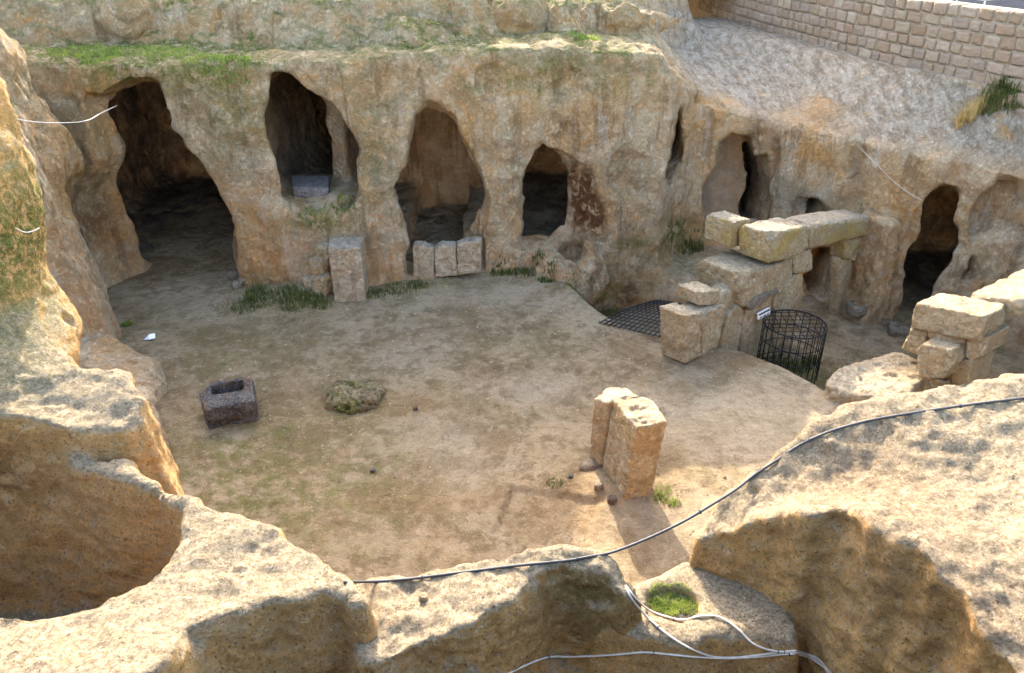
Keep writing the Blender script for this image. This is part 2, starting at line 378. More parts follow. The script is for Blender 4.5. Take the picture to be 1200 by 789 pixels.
# pier that carries the right end of the lintel, rock shoulder by the right door
F = smin(F, smax(polysd(X2, Y2, [(5.72, 12.35), (5.9, 11.9), (6.3, 12.0), (6.4, 12.9), (5.8, 13.2)])[:, :, None] + .05 * Z, Z - .95, .15), .12)
caves = [  # outer contour on the face, inner contour, depth of the jamb, depth of the room behind
 ('c1', [(101, 108), (185, 95), (201, 150), (243, 190), (264, 230), (279, 300), (277, 345), (135, 350), (112, 290), (99, 240), (116, 190)],
        [(137, 116), (186, 110), (196, 150), (238, 187), (257, 225), (264, 330), (262, 345), (160, 345), (150, 290), (137, 250), (140, 190)], .75, 5.6, .0),
 ('c2', [(314, 92), (342, 86), (386, 117), (416, 175), (421, 225), (405, 250), (350, 252), (330, 225), (316, 165), (311, 140)],
        [(296, 92), (338, 90), (368, 118), (396, 160), (410, 200), (407, 236), (325, 242), (308, 215), (298, 165), (292, 140)], .55, 3.4, 1.30),
 ('c3', [(484, 138), (500, 120), (532, 140), (562, 185), (572, 238), (566, 320), (481, 325), (464, 225), (473, 180)],
        [(489, 140), (503, 146), (526, 180), (534, 220), (538, 320), (470, 325), (456, 220), (468, 180)], .75, 3.4, .45),
 ('c4', [(622, 180), (632, 168), (655, 175), (692, 210), (697, 258), (668, 292), (640, 292), (612, 290), (608, 240)],
        [(625, 185), (633, 174), (642, 188), (652, 230), (655, 268), (640, 288), (613, 288), (611, 240)], .6, 5.0, .12),
 ('c5', [(818, 278), (824, 222), (842, 168), (862, 152), (882, 158), (888, 180), (884, 282)],
        [(824, 276), (830, 222), (848, 172), (864, 158), (885, 163), (894, 185), (894, 284)], .3, .95, None),
 ('c5b', [(886, 284), (888, 220), (890, 186), (899, 190), (900, 288)], [(886, 284), (888, 220), (890, 188), (906, 190), (908, 288)], .3, 3.4, None),
 ('slot', [(792, 135), (802, 122), (800, 190), (786, 225), (778, 226), (784, 170)], [(794, 145), (800, 135), (798, 185), (786, 218), (782, 215), (788, 170)], .5, 1.6, None),
 ('n6', [(926, 258), (932, 238), (950, 230), (970, 236), (978, 258)], [(950, 258), (954, 242), (962, 236), (972, 240), (977, 258)], .35, 1.2, None),
 ('c7', [(1046, 378), (1062, 320), (1086, 238), (1108, 216), (1127, 222), (1122, 270), (1096, 350), (1090, 385)],
        [(1060, 380), (1072, 320), (1090, 258), (1106, 226), (1150, 224), (1146, 275), (1122, 345), (1116, 385)], .45, 3.2, -.85),
 ('n8', [(1126, 332), (1129, 306), (1140, 294), (1147, 300), (1145, 318), (1136, 334)], [(1130, 330), (1133, 306), (1141, 298), (1146, 303), (1143, 318), (1135, 332)], .15, .45, None),
 ('n9', [(1140, 285), (1145, 225), (1170, 208), (1198, 215), (1202, 280)], [(1150, 278), (1155, 235), (1172, 220), (1192, 225), (1195, 275)], .3, .34, None),
 ('n10', [(940, 352), (944, 300), (960, 285), (985, 290), (985, 350)], [(950, 352), (954, 305), (963, 295), (980, 298), (980, 350)], .4, 1.0, None),
]
TD = Y - FACE
XW = XZ + .05 * np.sin(ZZ * 5 + XZ * 3); ZW = ZZ + .05 * np.sin(XZ * 6 + ZZ * 2)
for nm, po, pi, dj, dr, zf in caves:
    so_ = polysd(XW, ZW, outline(po))[:, None, :]; si_ = polysd(XW, ZW, outline(pi))[:, None, :]
    t = np.clip(TD / dj, 0, 1); t = t * t * (3 - 2 * t)
    c = so_ + (si_ - so_) * t
    c = np.maximum(c, TD - dr); c = np.maximum(c, -TD - 1.2)
    if nm in ('c1', 'c2', 'c3', 'c4', 'c7'):
        q = np.array(outline(pi)); x0, x1 = q[:, 0].min(), q[:, 0].max(); z0 = zf; z1 = min(q[:, 1].max() + .1, 2.95)
        yb = float(face_y((x0 + x1) / 2, 1.0)); sh = .9 if nm == 'c7' else 0
        grow = {'c1': (1.5, .3), 'c2': (.1, .6), 'c3': (.6, .7), 'c4': (.5, 1.2), 'c7': (.3, .9)}[nm]
        room = rbox(X, Y, Z, (x0 - grow[0], yb + dj * .8, z0), (x1 + grow[1] + sh, yb + dr, 1.25 if nm == 'c7' else max(z1, 2.5)), .35 if z1 - z0 > 1 else .25)
        c = smin(c, room, .12)
    F = smax(F, -c, .035)
# deeper darker chambers behind the second cave, its left half runs far back
F = smax(F, -rbox(X, Y, Z, (-3.9, 13.4, .9), (-3.1, 17.5, 2.75), .3), .1)
F = smin(F, smax(polysd(X2, Y2, [(-2.98, 12.95), (-2.72, 12.85), (-2.55, 13.4), (-2.9, 13.5)])[:, :, None] - .10 * (Z - 1.9) ** 2, Z - 3.0, .1), .12)
# brown hollow beside the fourth opening, pit against the foot of the wall, long horizontal ledge grooves
F = smax(F, -ellipsoid(X, Y, Z, tuple(at_face(672, 235) + [0, -.05, 0]), (.24, .30, .55)), .12)
F = smax(F, -ellipsoid(X, Y, Z, tuple(at_face(668, 298) + [0.05, -.1, 0]), (.20, .35, .25)), .1)
for (px, py), r in [(((672, 100)), (.3, .12, .22)), ((900, 185), (.18, .12, .5)), ((945, 130), (.9, .18, .12)), ((850, 118), (.7, .16, .10)), ((1000, 190), (.25, .12, .35)), ((740, 205), (.35, .14, .45)), ((590, 100), (.5, .1, .3))]:
    F = smax(F, -ellipsoid(X, Y, Z, tuple(at_face(px, py) + [0, .02, 0]), r), .10)
# ledge above the cave mouths and far loose rocks
for c, r in [((-6.9, 13.8, 3.75), (.5, .4, .45)), ((-6.2, 13.7, 3.8), (.45, .4, .4)), ((-4.9, 13.75, 3.7), (.8, .35, .35)), ((-3.0, 13.6, 3.55), (.9, .35, .30)), ((-1.6, 13.4, 3.5), (.7, .4, .28)), ((.15, 14.3, 3.72), (.5, .4, .4)), ((.9, 14.1, 3.66), (.27, .28, .36)), ((1.35, 14.6, 3.7), (.3, .3, .3)), ((1.9, 14.5, 3.62), (.35, .3, .28)), ((2.3, 15.2, 3.5), (.5, .4, .22))]:
    F = smin(F, ellipsoid(X, Y, Z, c, r), .10)
P, Q = surface_nets(F, ax, hv); del F
N = normals(P, Q)
P = P + N * (1 - .7 * smooth(2.9, 3.5, P[:, 0]) * smooth(.3, .6, N[:, 2]))[:, None] * (.05 * fbm(P, .9, 2) + .032 * fbm(P, 2.6, 3, .6, 11) + .04 * np.minimum(fbm(P * [1, 1, .4], 4.2, 3, .6, 31) + .1, 0) + .010 * fbm(P, 10, 2, .6, 41) - .085 * np.abs(noise(P * [1.5, 1.5, 1.1] + 71)) - .05 * np.abs(noise(P * 3.7 + 5)) + .03 + .10 * (.25 - np.abs(fbm(P, 1.6, 3, .55, 61))) * smooth(3.2, 3.6, P[:, 2]) * (P[:, 0] < 3))[:, None]
N = normals(P, Q)
def gauss(P, px, py, rx, rz, fn=at_face):
    c = fn(px, py); return np.exp(-(((P[:, 0] - c[0]) / rx) ** 2 + ((P[:, 1] - c[1]) / 1.2) ** 2 + ((P[:, 2] - c[2]) / rz) ** 2))
depth = P[:, 1] - face_y(P[:, 0], P[:, 2])
moss = np.clip(smooth(.3, .8, N[:, 2]) * smooth(2.7, 3.1, P[:, 2]) * smooth(2.6, 1.8, P[:, 0]) * (.75 + .6 * fbm(P, .8, 3, .5, 5)), 0, 1)
for px, py, rx, rz, a in [(160, 75, 1.3, .35, 1), (240, 85, .7, .4, .9), (280, 130, .7, .5, .55), (380, 262, .5, .12, 1), (300, 345, .5, .3, .9), (790, 275, .5, .35, .9), (640, 80, 1.0, .35, .45), (720, 90, .6, .3, .35), (560, 105, .2, .1, .5), (700, 340, .4, .3, .8), (440, 180, .4, .8, .35), (596, 95, .04, .3, .9), (606, 90, .05, .25, .8), (632, 95, .06, .35, 1), (650, 85, .05, .3, .9), (668, 80, .05, .3, .7), (700, 85, .06, .35, .7), (735, 80, .08, .4, .6), (760, 90, .06, .3, .5), (548, 103, .08, .06, 1), (60, 190, .7, .6, .5), (520, 335, .8, .15, .6), (745, 285, .4, .12, .8)]:
    moss = np.maximum(moss, a * gauss(P, px, py, rx, rz))
grey = .5 * smooth(2.2, 3.3, P[:, 2]) * smooth(3.2, 2.2, P[:, 0]) + .12 * smooth(-.3, .5, fbm(P, .5, 2, .5, 77))
for px, py, rx, rz, a in [(440, 210, .5, 1.2, .55), (600, 200, .6, 1.0, .35), (260, 150, .7, .7, .6), (40, 200, .8, 1.2, .6), (740, 240, .6, .9, .4), (780, 300, 1.0, .35, .6), (930, 235, .6, .4, .4)]:
    grey = np.maximum(grey, a * gauss(P, px, py, rx, rz))
cement = np.clip(smooth(2.9, 3.6, P[:, 0] + .4 * fbm(P, .8, 2, .5, 9)) * smooth(.05, .5, P[:, 2] - np.interp(P[:, 0], ZE[:, 0], ZE[:, 1]) + .22 + .3 * fbm(P, .9, 3, .5, 3)) * smooth(.15, .5, N[:, 2]), 0, 1)
for px, py, rx, rz, a in [(930, 235, .8, .25, .5), (1190, 275, .4, .2, .4), (730, 80, .5, .12, .4)]: cement = np.maximum(cement, a * gauss(P, px, py, rx, rz))
orange = np.zeros(len(P))
for px, py, rx, rz, a in [(120, 108, .4, .25, 1.), (118, 160, .25, .6, .8), (125, 260, .3, .6, .8), (415, 170, .25, .6, .6), (545, 170, .2, .5, .8), (555, 240, .2, .4, .6), (655, 160, .3, .3, .8), (690, 130, .6, .4, .5), (840, 135, .5, .3, .9), (920, 130, .5, .2, .8), (960, 180, .6, .5, .5), (1060, 230, .5, .5, .6), (305, 300, .5, .5, .9), (150, 105, .6, .2, .9), (115, 190, .3, .8, .6), (530, 150, .25, .4, .7), (690, 235, .3, .5, .7), (640, 300, .3, .2, .5), (830, 130, .5, .4, .7), (945, 125, .7, .18, .8), (900, 190, .35, .45, .5), (1000, 260, 1.0, .8, .35), (1090, 230, .6, .4, .5), (250, 260, .3, .7, .4), (270, 90, .5, .1, .5), (1170, 250, .5, .4, .5)]:
    orange = np.maximum(orange, a * gauss(P, px, py, rx, rz))
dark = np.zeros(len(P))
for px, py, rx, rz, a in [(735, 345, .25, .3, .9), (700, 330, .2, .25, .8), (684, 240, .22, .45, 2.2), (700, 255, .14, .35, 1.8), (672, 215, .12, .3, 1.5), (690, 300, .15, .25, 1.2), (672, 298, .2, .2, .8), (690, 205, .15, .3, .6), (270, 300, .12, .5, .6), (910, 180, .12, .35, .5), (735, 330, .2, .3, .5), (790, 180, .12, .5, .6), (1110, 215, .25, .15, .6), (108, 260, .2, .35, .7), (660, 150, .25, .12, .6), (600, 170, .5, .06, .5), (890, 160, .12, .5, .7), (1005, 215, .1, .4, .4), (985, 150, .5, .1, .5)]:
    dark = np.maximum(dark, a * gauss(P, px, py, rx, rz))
soot_shade = smooth(.7, 1.7, depth + .4 * fbm(P, 1.5, 3, .5, 8)) * (P[:, 2] < top_z(P[:, 0], P[:, 1]) - .3) * np.interp(P[:, 0], [-7, -4.3, -4.0, -2.6, -2.2, -.6, -.3, 1.5, 2, 9], [1, 1, .8, .7, .4, .4, .7, .8, .8, .9])  # soot tone and painted shade: cave rooms darken with depth behind the face
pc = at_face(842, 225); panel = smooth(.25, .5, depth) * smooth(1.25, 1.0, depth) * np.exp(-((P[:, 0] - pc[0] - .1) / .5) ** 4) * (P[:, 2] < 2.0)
up = smooth(3.35, 3.6, P[:, 2]) * (P[:, 0] < 3) * smooth(.75, .45, N[:, 2]); orange = np.maximum(orange, .55 * up * smooth(-.2, .3, fbm(P, .9, 3, .5, 19))); grey = grey * (1 - .6 * up); moss = moss * (1 - .7 * up)
cliff = part('rock_cliff', P, Q, M['cliff'], attrs=dict(panel=panel, moss=moss, soot_shade=soot_shade, grey=grey * (depth < 3.2), cement=cement, orange=orange, dark=dark), kind='structure', label='tall carved rock face full of cave mouths behind the courtyard')
print('cliff', len(P), time.time() - T0)

# ------------------------------------------------------------------ courtyard floor
PIT = [(.75, 12.0), (1.15, 10.9), (1.75, 10.15), (2.6, 9.75), (3.2, 9.62), (3.6, 9.2), (4.15, 8.35), (4.9, 7.3), (6, 6.6), (12, 6), (12, 20), (.75, 20)]
gx = np.arange(-7.5, 9.6, .035); gy = np.arange(3.2, 15.6, .035); GX, GY = np.meshgrid(gx, gy, indexing='ij')
d = polysd(GX, GY, PIT)
pts = np.stack([GX.ravel(), GY.ravel(), np.zeros(GX.size)], 1)
GZ = -.86 * smooth(.10, -.55, d) + (.035 * fbm(pts, .5, 3) + .02 * fbm(pts, 1.7, 3, .6, 14) + .016 * np.minimum(fbm(pts, 4, 3, .6, 4) + .1, .15)).reshape(GX.shape)
GZ += .10 * np.exp(-(((GX - 1.05) / .5) ** 2 + ((GY - 6.6) / .45) ** 2)) + .10 * np.exp(-(((GX - 1.0) / .9) ** 2 + ((GY - 11.2) / .5) ** 2)) - .10 * np.exp(-(((GX + 3.5) / .5) ** 2 + ((GY - 11.3) / .5) ** 2)) * -1
GZ += .05 * smooth(.35, .15, np.abs(GX - .35)) * 0
def rect_edge(cx, cy, w_, d_, rot, h):
    a = (GX - cx) * math.cos(rot) + (GY - cy) * math.sin(rot); b = -(GX - cx) * math.sin(rot) + (GY - cy) * math.cos(rot)
    s = np.maximum(np.abs(a) - w_, np.abs(b) - d_); return h * smooth(.04, -.02, s)
GZ += rect_edge(.45, 8.65, .36, .40, -.25, -.05) + rect_edge(.35, 6.15, .45, .35, -.3, -.05) + rect_edge(-.55, 7.2, .2, .4, .1, -.025) + rect_edge(1.7, 8.6, .6, .5, -.4, .03)
GZ += .05 * np.exp(-(((GX - 1.9) / .25) ** 2 + ((GY - 6.6) / .6) ** 2)) * (1 + .8 * fbm(pts, 3, 2, .5, 8).reshape(GX.shape))
GZ -= .9 * smooth(4.9, 4.2, GY) * 0
n0, n1 = GX.shape; I = np.arange(n0 * n1).reshape(n0, n1)
Qf = np.stack([I[:-1, :-1], I[1:, :-1], I[1:, 1:], I[:-1, 1:]], -1).reshape(-1, 4)
Pf = np.stack([GX, GY, GZ], -1).reshape(-1, 3)
def g2(x, y, rx, ry): return np.exp(-(((Pf[:, 0] - x) / rx) ** 2 + ((Pf[:, 1] - y) / ry) ** 2))
mo = 1.0 * g2(-2.6, 6.6, 1.6, 1.2) + .6 * g2(-3.8, 10.0, 1.2, .8) + .9 * g2(-3.2, 11.1, .6, .25) + .8 * g2(-1.7, 11.7, .9, .25) + .9 * g2(1.3, 11.2, .35, .5) + .7 * g2(4.4, 10.0, .5, .5) + .5 * g2(2.0, 6.7, .2, .3) + .5 * g2(-1.9, 8.1, .5, .4)+ .35 * g2(-3.4, 7.6, .9, .6)
orr = .8 * g2(1.0, 6.3, .7, .35) + .6 * g2(-1.3, 8.2, .9, .3) + .9 * g2(3.0, 9.25, .45, .22) + .5 * g2(-.6, 6.4, .6, .2) + .5 * g2(.4, 8.9, .3, .1)
gr = .8 * g2(2.8, 8.0, 1.3, 1.0) + .6 * g2(.5, 8.65, .35, .33) + .6 * g2(-.6, 7.3, .4, .7) + .5 * g2(0, 11.3, 1.4, .6) + .5 * g2(-4.5, 11, 1.0, .8) + .6 * g2(1.6, 6.0, .8, .6)
floor = part('courtyard_ground', Pf, Qf, M['floor'], attrs=dict(moss=np.clip(mo, 0, 1), orange=np.clip(orr, 0, 1), grey=np.clip(gr, 0, 1)), kind='structure', label='trodden bare earth floor of the sunken courtyard')

# ------------------------------------------------------------------ near rim: rock masses between the viewer and the courtyard
def pl(lst): return np.array([atz(*q) for q in lst])
def slab(X, Y, Z, X2, Y2, lst, draft=.12, k=.08, zlow=-.4):
    p = pl(lst); A = np.c_[p[:, 0], p[:, 1], np.ones(len(p))]; q = np.concatenate([p[:-1] + (p[1:] - p[:-1]) * f for f in (0, .33, .67)] + [p[-1:]])
    W = 0; T = 0
    for v in q:
        w_ = 1 / (((X2 - v[0]) ** 2 + (Y2 - v[1]) ** 2) + .02) ** 1.6; W = W + w_; T = T + w_ * v[2]
    top = (T / W).astype(np.float32)[:, :, None]
    A2, B2 = np.broadcast_arrays(X2, Y2); g = np.stack([A2.ravel(), B2.ravel(), 0 * A2.ravel()], 1)
    s = (polysd(X2, Y2, p[:, :2]) + (.05 * fbm(g, 3.2, 3, .6, 2)).reshape(A2.shape))[:, :, None].astype(np.float32)
    return smax(s + draft * (Z - top), (Z - top) * .93, k)
def build_rim(name, lo, hi, h, fn, label, attrs_fn=None, amp=1.):
    ax, X, Y, Z = axes(lo, hi, h); F = fn(X, Y, Z, X[:, :, 0], Y[:, :, 0])
    F = np.broadcast_to(F, (len(ax[0]), len(ax[1]), len(ax[2]))).astype(np.float32).copy()
    F = np.maximum(F, lo[2] + 2.2 * h - Z)
    F = np.maximum(F, np.maximum(np.maximum(lo[0] + 1.5 * h - X, X - hi[0] + 1.5 * h), np.maximum(lo[1] + 1.5 * h - Y, Y - hi[1] + 1.5 * h)))
    P, Q = surface_nets(F, ax, h); N = normals(P, Q)
    P = P + N * (amp * (.03 * fbm(P, 1.3, 2, .5, 21) + .016 * fbm(P, 4.2, 3, .6, 13) + .009 * fbm(P, 12, 2, .7, 17) - .028 * np.abs(noise(P * 2.6 + 7)) - .022 * np.abs(noise(P * 7.3 + 3)) + .014 + .02 * np.minimum(fbm(P, 6.5, 3, .7, 55) + .28, 0)))[:, None]
    N = normals(P, Q)
    at = dict(panel=np.zeros(len(P)), soot_shade=np.zeros(len(P)), moss=np.zeros(len(P)), grey=np.zeros(len(P)), cement=np.zeros(len(P)), orange=.92 * smooth(.6, .25, N[:, 2]), dark=np.zeros(len(P)))
    if attrs_fn: attrs_fn(P, N, at)
    o = part(name, P, Q, M['rim'], attrs=at, label=label, cat='rock', group='rock masses along the near rim')
    print(name, len(P), time.time() - T0); return o
R_OUT = [(806, 651, 2.03), (835, 602, 2.25), (862, 566, 2.42), (902, 528, 2.6), (948, 492, 2.72), (990, 468, 2.8), (1098, 451, 2.9), (1200, 431, 3.0), (1420, 418, 3.1),
         (1500, 800, 3.1), (1370, 960, 2.7), (1230, 840, 2.65), (1165, 765, 2.68), (1128, 700, 2.76), (1078, 632, 2.86), (1000, 598, 2.78), (940, 594, 2.66), (880, 603, 2.48), (846, 622, 2.28), (822, 654, 2.03)]
def right_rock(X, Y, Z, X2, Y2):
    F = slab(X, Y, Z, X2, Y2, R_OUT, .04, .025)
    low = slab(X, Y, Z, X2, Y2, [(900, 720, 1.35), (1000, 640, 1.45), (1250, 700, 1.5), (1250, 1000, 1.3), (1000, 900, 1.2), (920, 830, 1.25)], .5, .2)
    F = smin(F, low, .15)
    return F
C_OUT = [(412, 690, 2.2), (470, 668, 2.25), (540, 658, 2.3), (600, 639, 2.35), (650, 632, 2.36), (694, 637, 2.32), (726, 658, 2.25), (742, 690, 2.15), (735, 705, 2.12), (712, 674, 2.22), (655, 664, 2.28),
         (632, 678, 2.28), (602, 702, 2.28), (560, 722, 2.28), (505, 745, 2.25), (467, 768, 2.22), (430, 778, 2.2), (405, 735, 2.2)]
def centre_rock(X, Y, Z, X2, Y2):
    F = slab(X, Y, Z, X2, Y2, C_OUT, .22, .03)
    c = atz(690, 705, 1.95); F = smin(F, ellipsoid(X, Y, Z, (c[0], c[1], c[2] - .15), (.22, .16, .3)), .12)
    F = smin(F, slab(X, Y, Z, X2, Y2, [(400, 800, 1.5), (780, 760, 1.5), (800, 900, 1.3), (380, 940, 1.3)], .5, .2), .2)
    return F
def saddle(X, Y, Z, X2, Y2):
    F = slab(X, Y, Z, X2, Y2, [(722, 690, 1.93), (765, 676, 1.93), (800, 655, 1.94), (860, 660, 1.95), (930, 700, 1.95), (930, 745, 1.95), (855, 742, 1.96), (800, 752, 1.96), (740, 742, 1.95), (700, 735, 1.94)], .25, .06)
    F = smin(F, slab(X, Y, Z, X2, Y2, [(700, 780, 1.5), (960, 765, 1.5), (1000, 900, 1.3), (700, 920, 1.3)], .5, .2), .2)
    c = atz(789, 706, 1.95)
    return smax(F, -smax(np.sqrt(((X - c[0]) / 1.15) ** 2 + (Y - c[1]) ** 2) - .135, 1.885 - Z, .03), .03)
L2 = [(-300, 560, 2.8), (60, 520, 2.65), (150, 545, 2.62), (215, 580, 2.6), (270, 598, 2.6), (330, 617, 2.55), (370, 642, 2.5), (400, 676, 2.45), (424, 712, 2.4), (400, 697, 2.42), (355, 697, 2.5), (314, 706, 2.52),
      (274, 721, 2.55), (223, 738, 2.58), (193, 767, 2.6), (150, 805, 2.62), (50, 900, 2.65), (-350, 950, 2.75)]
L1 = [(40, 416, 2.97), (100, 426, 2.95), (137, 421, 2.95), (152, 432, 2.9), (160, 460, 2.85), (166, 495, 2.75), (150, 514, 2.7), (110, 503, 2.8), (60, 498, 2.9), (0, 488, 2.95), (-250, 470, 3.05), (-250, 390, 3.05)]
def left_rock(X, Y, Z, X2, Y2):
    F = slab(X, Y, Z, X2, Y2, L2, .22, .035)
    low = slab(X, Y, Z, X2, Y2, [(380, 720, 1.7), (440, 780, 1.6), (440, 930, 1.4), (100, 1000, 1.4), (150, 820, 1.7)], .5, .2)
    F = smin(F, low, .2)
    sh = slab(X, Y, Z, X2, Y2, L1, .10, .05)
    rim = [(-260, 560, 2.6), (0, 545, 2.6), (60, 545, 2.6), (130, 560, 2.6), (185, 572, 2.6), (214, 598, 2.6), (203, 632, 2.6), (184, 660, 2.6), (130, 690, 2.6), (60, 712, 2.6), (-20, 714, 2.6), (-260, 700, 2.6)]
    p = pl(rim); bowl = smax(polysd(X2, Y2, p[:, :2])[:, :, None] - .12 * (Z - 2.6), 1.5 - Z, .2)
    F = smin(F, sh, .08)
    F = smax(F, -bowl, .05)
    # the bank that climbs on the left of the shelf
    for (px, py, y, r) in [(-62, 330, 4.75, (.50, .6, .75)), (-42, 235, 4.9, (.40, .5, .5)), (-90, 130, 5.2, (.5, .5, .7)), (-60, 420, 4.6, (.55, .6, .33)), (-10, 385, 4.55, (.28, .45, .30)), (20, 415, 4.5, (.25, .45, .16)), (-25, 440, 4.3, (.4, .4, .2))]:
        c = aty(px, py, y); F = smin(F, ellipsoid(X, Y, Z, c, r), .25)
    F = smin(F, smax(polysd(X2, Y2, [(-3.75, 4.5), (-3.7, 5.6), (-5.2, 6.4), (-5.2, 4.2)])[:, :, None] + .2 * Z, Z - 4.0, .3), .2)
    return F
def a_right(P, N, a):
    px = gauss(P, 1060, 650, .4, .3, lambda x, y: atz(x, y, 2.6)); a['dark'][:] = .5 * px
    a['grey'][:] = .3 * smooth(.5, .8, N[:, 2])
def a_centre(P, N, a):
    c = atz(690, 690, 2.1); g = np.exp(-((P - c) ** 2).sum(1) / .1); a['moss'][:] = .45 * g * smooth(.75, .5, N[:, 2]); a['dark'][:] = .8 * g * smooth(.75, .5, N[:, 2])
def a_left(P, N, a):
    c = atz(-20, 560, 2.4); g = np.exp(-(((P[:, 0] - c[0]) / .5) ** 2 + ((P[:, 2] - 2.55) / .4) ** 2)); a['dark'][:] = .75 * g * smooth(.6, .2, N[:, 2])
    c = aty(30, 330, 4.6); a['moss'][:] = 1.0 * np.exp(-((P[:, 0] + 3.2) ** 2 / .25 + (P[:, 2] - 3.6) ** 2 / .35)) * (P[:, 2] > 2.9)
    c = atz(20, 440, 2.95); a['moss'][:] = np.maximum(a['moss'], .5 * np.exp(-((P[:, 0] + 3.3) ** 2 / .2 + (P[:, 2] - 3.05) ** 2 / .04)))
rim_r = build_rim('rock_outcrop', (.45, 1.3, -.3), (5.8, 6.1, 3.7), .025, right_rock, 'large sunlit rock with rough sloping top and scooped orange flank, a black cable over it', a_right)
rim_c = build_rim('rock_outcrop', (-1.1, 1.6, -.3), (.85, 3.75, 2.7), .018, centre_rock, 'pale boulder with black cable along its top, between bowl ledge and grassy hollow', a_centre)
rim_s = build_rim('rock_outcrop', (.25, 1.6, .2), (1.7, 3.7, 2.4), .02, saddle, 'low pale rock saddle holding a round grassy hollow', None, .6)
rim_l = build_rim('rock_outcrop', (-4.9, 1.2, -.3), (-.45, 6.0, 4.5), .026, left_rock, 'pale rock ledge with a deep bowl carved in it and a mossy bank', a_left)
# ------------------------------------------------------------------ where things stand: a ray into the built ground
_V = []; _F = []; _o = 0
for o in (cliff, floor, rim_r, rim_c, rim_s, rim_l):
    me = o.data; v = np.empty(len(me.vertices) * 3, np.float32); me.vertices.foreach_get('co', v); v = v.reshape(-1, 3) + np.array(o.location, np.float32)
    q = np.empty(len(me.polygons) * 4, np.int32); me.loops.foreach_get('vertex_index', q); _V.append(v); _F.append(q.reshape(-1, 4) + _o); _o += len(v)
BVH = BVHTree.FromPolygons(np.concatenate(_V).tolist(), np.concatenate(_F).tolist()); del _V, _F
def hit(px, py):
    d = Vector(ray(px, py)).normalized(); r = BVH.ray_cast(Vector((0, 0, H)), d, 60)
    return np.array(r[0]) if r[0] else atz(px, py, 0)
def drop(x, y, z=3.2):
    r = BVH.ray_cast(Vector((x, y, z)), Vector((0, 0, -1)), 20); return (np.array(r[0]), np.array(r[1])) if r[0] else (np.array([x, y, 0.]), np.array([0, 0, 1.]))
print('bvh', time.time() - T0)

# ------------------------------------------------------------------ hewn stones
def stone_sdf(fn, lo, hi, res=34, rough=1., seed=0, org=(0, 0, 0), M3=None, chop=4):
    lo = np.array(lo, float); hi = np.array(hi, float); h = max((hi - lo).max() / (res * 1.35), .009); lo = lo - 3 * h; hi = hi + 3 * h
    ax, X, Y, Z = axes(lo, hi, h); F = np.broadcast_to(fn(X, Y, Z), (len(ax[0]), len(ax[1]), len(ax[2]))).astype(np.float32)
    r_ = np.random.default_rng(seed); cen = (lo + hi) / 2; hs = (hi - lo) / 2 - 3 * h
    for k in range(chop):
        n_ = r_.normal(size=3); n_[2] = abs(n_[2]) * .8; n_ = n_ * (1 / hs) ** .3; n_ /= np.linalg.norm(n_)
        F = smax(F, (X - cen[0]) * n_[0] + (Y - cen[1]) * n_[1] + (Z - cen[2]) * n_[2] - np.abs(n_ * hs).sum() * r_.uniform(.80, .95), .01)
    P, Q = surface_nets(F.astype(np.float32), ax, h); N = normals(P, Q)
    W = P + seed * 3.7
    P = P + N * (rough * (.012 * fbm(W, 3.1, 3, .6) + .03 * np.minimum(fbm(W, 7, 3, .6, 9) + .2, 0) + .006 * fbm(W, 15, 2, .6, 5)))[:, None]
    if M3 is not None: P = P @ np.asarray(M3, float).T
    return P + np.array(org), Q
_seed = [1]
def prism(plan, z0, z1, shear=(0, 0), k=.035, rough=1., tilt=(0, 0), draft=0., res=34, cut=None):
    """upright stone over a plan outline; tilt slopes its top"""
    plan = np.array(plan, float); c = plan.mean(0); q = plan - c; _seed[0] += 1
    def fn(X, Y, Z):
        XX = X - shear[0] * Z; YY = Y - shear[1] * Z
        XX, YY = np.broadcast_arrays(XX, YY)
        f = smax(polysd(XX, YY, q) + draft * Z, np.maximum(Z - (z1 - z0) - tilt[0] * X - tilt[1] * Y, -Z), k)
        return cut(f, X, Y, Z) if cut else f
    e = np.abs(np.array(shear)) * (z1 - z0)
    return stone_sdf(fn, (q[:, 0].min() - e[0], q[:, 1].min() - e[1], 0), (q[:, 0].max() + e[0], q[:, 1].max() + e[1], z1 - z0 + .06), res, rough, _seed[0], (c[0], c[1], z0))
class Frame:
    """a vertical plane through a point; a runs along u, depth runs away from the viewer along w"""
    def __init__(s, p, u, w_):
        s.p = np.array([*p, 0.]); s.u = np.array([*u, 0.]) / np.hypot(*u); s.w = np.array([*w_, 0.]) / np.hypot(*w_)
    def sz(s, px, py, off=0.):
        d = ray(px, py); o = np.array([0, 0, H]); nrm = np.cross(s.u, [0, 0, 1]); p0 = s.p + s.w * off
        t = ((p0 - o) @ nrm) / (d @ nrm); v = o + d * t - p0; return (v @ s.u, v[2])
    def stone(s, poly, d0, d1, k=.010, rough=1.1, res=34):
        q = np.array(poly); _seed[0] += 1; c = np.array([q[:, 0].mean(), q[:, 1].mean()])
        qq = q - c; m = (d0 + d1) / 2; hd = (d1 - d0) / 2
        def fn(X, Y, Z): return smax(polysd(X, Z, qq), np.abs(Y) - hd, k)
        return stone_sdf(fn, (qq[:, 0].min(), -hd, qq[:, 1].min()), (qq[:, 0].max(), hd, qq[:, 1].max()), res, rough, _seed[0], s.p + s.u * c[0] + s.w * m + [0, 0, c[1]], np.stack([s.u, s.w, [0, 0, 1]], 1))

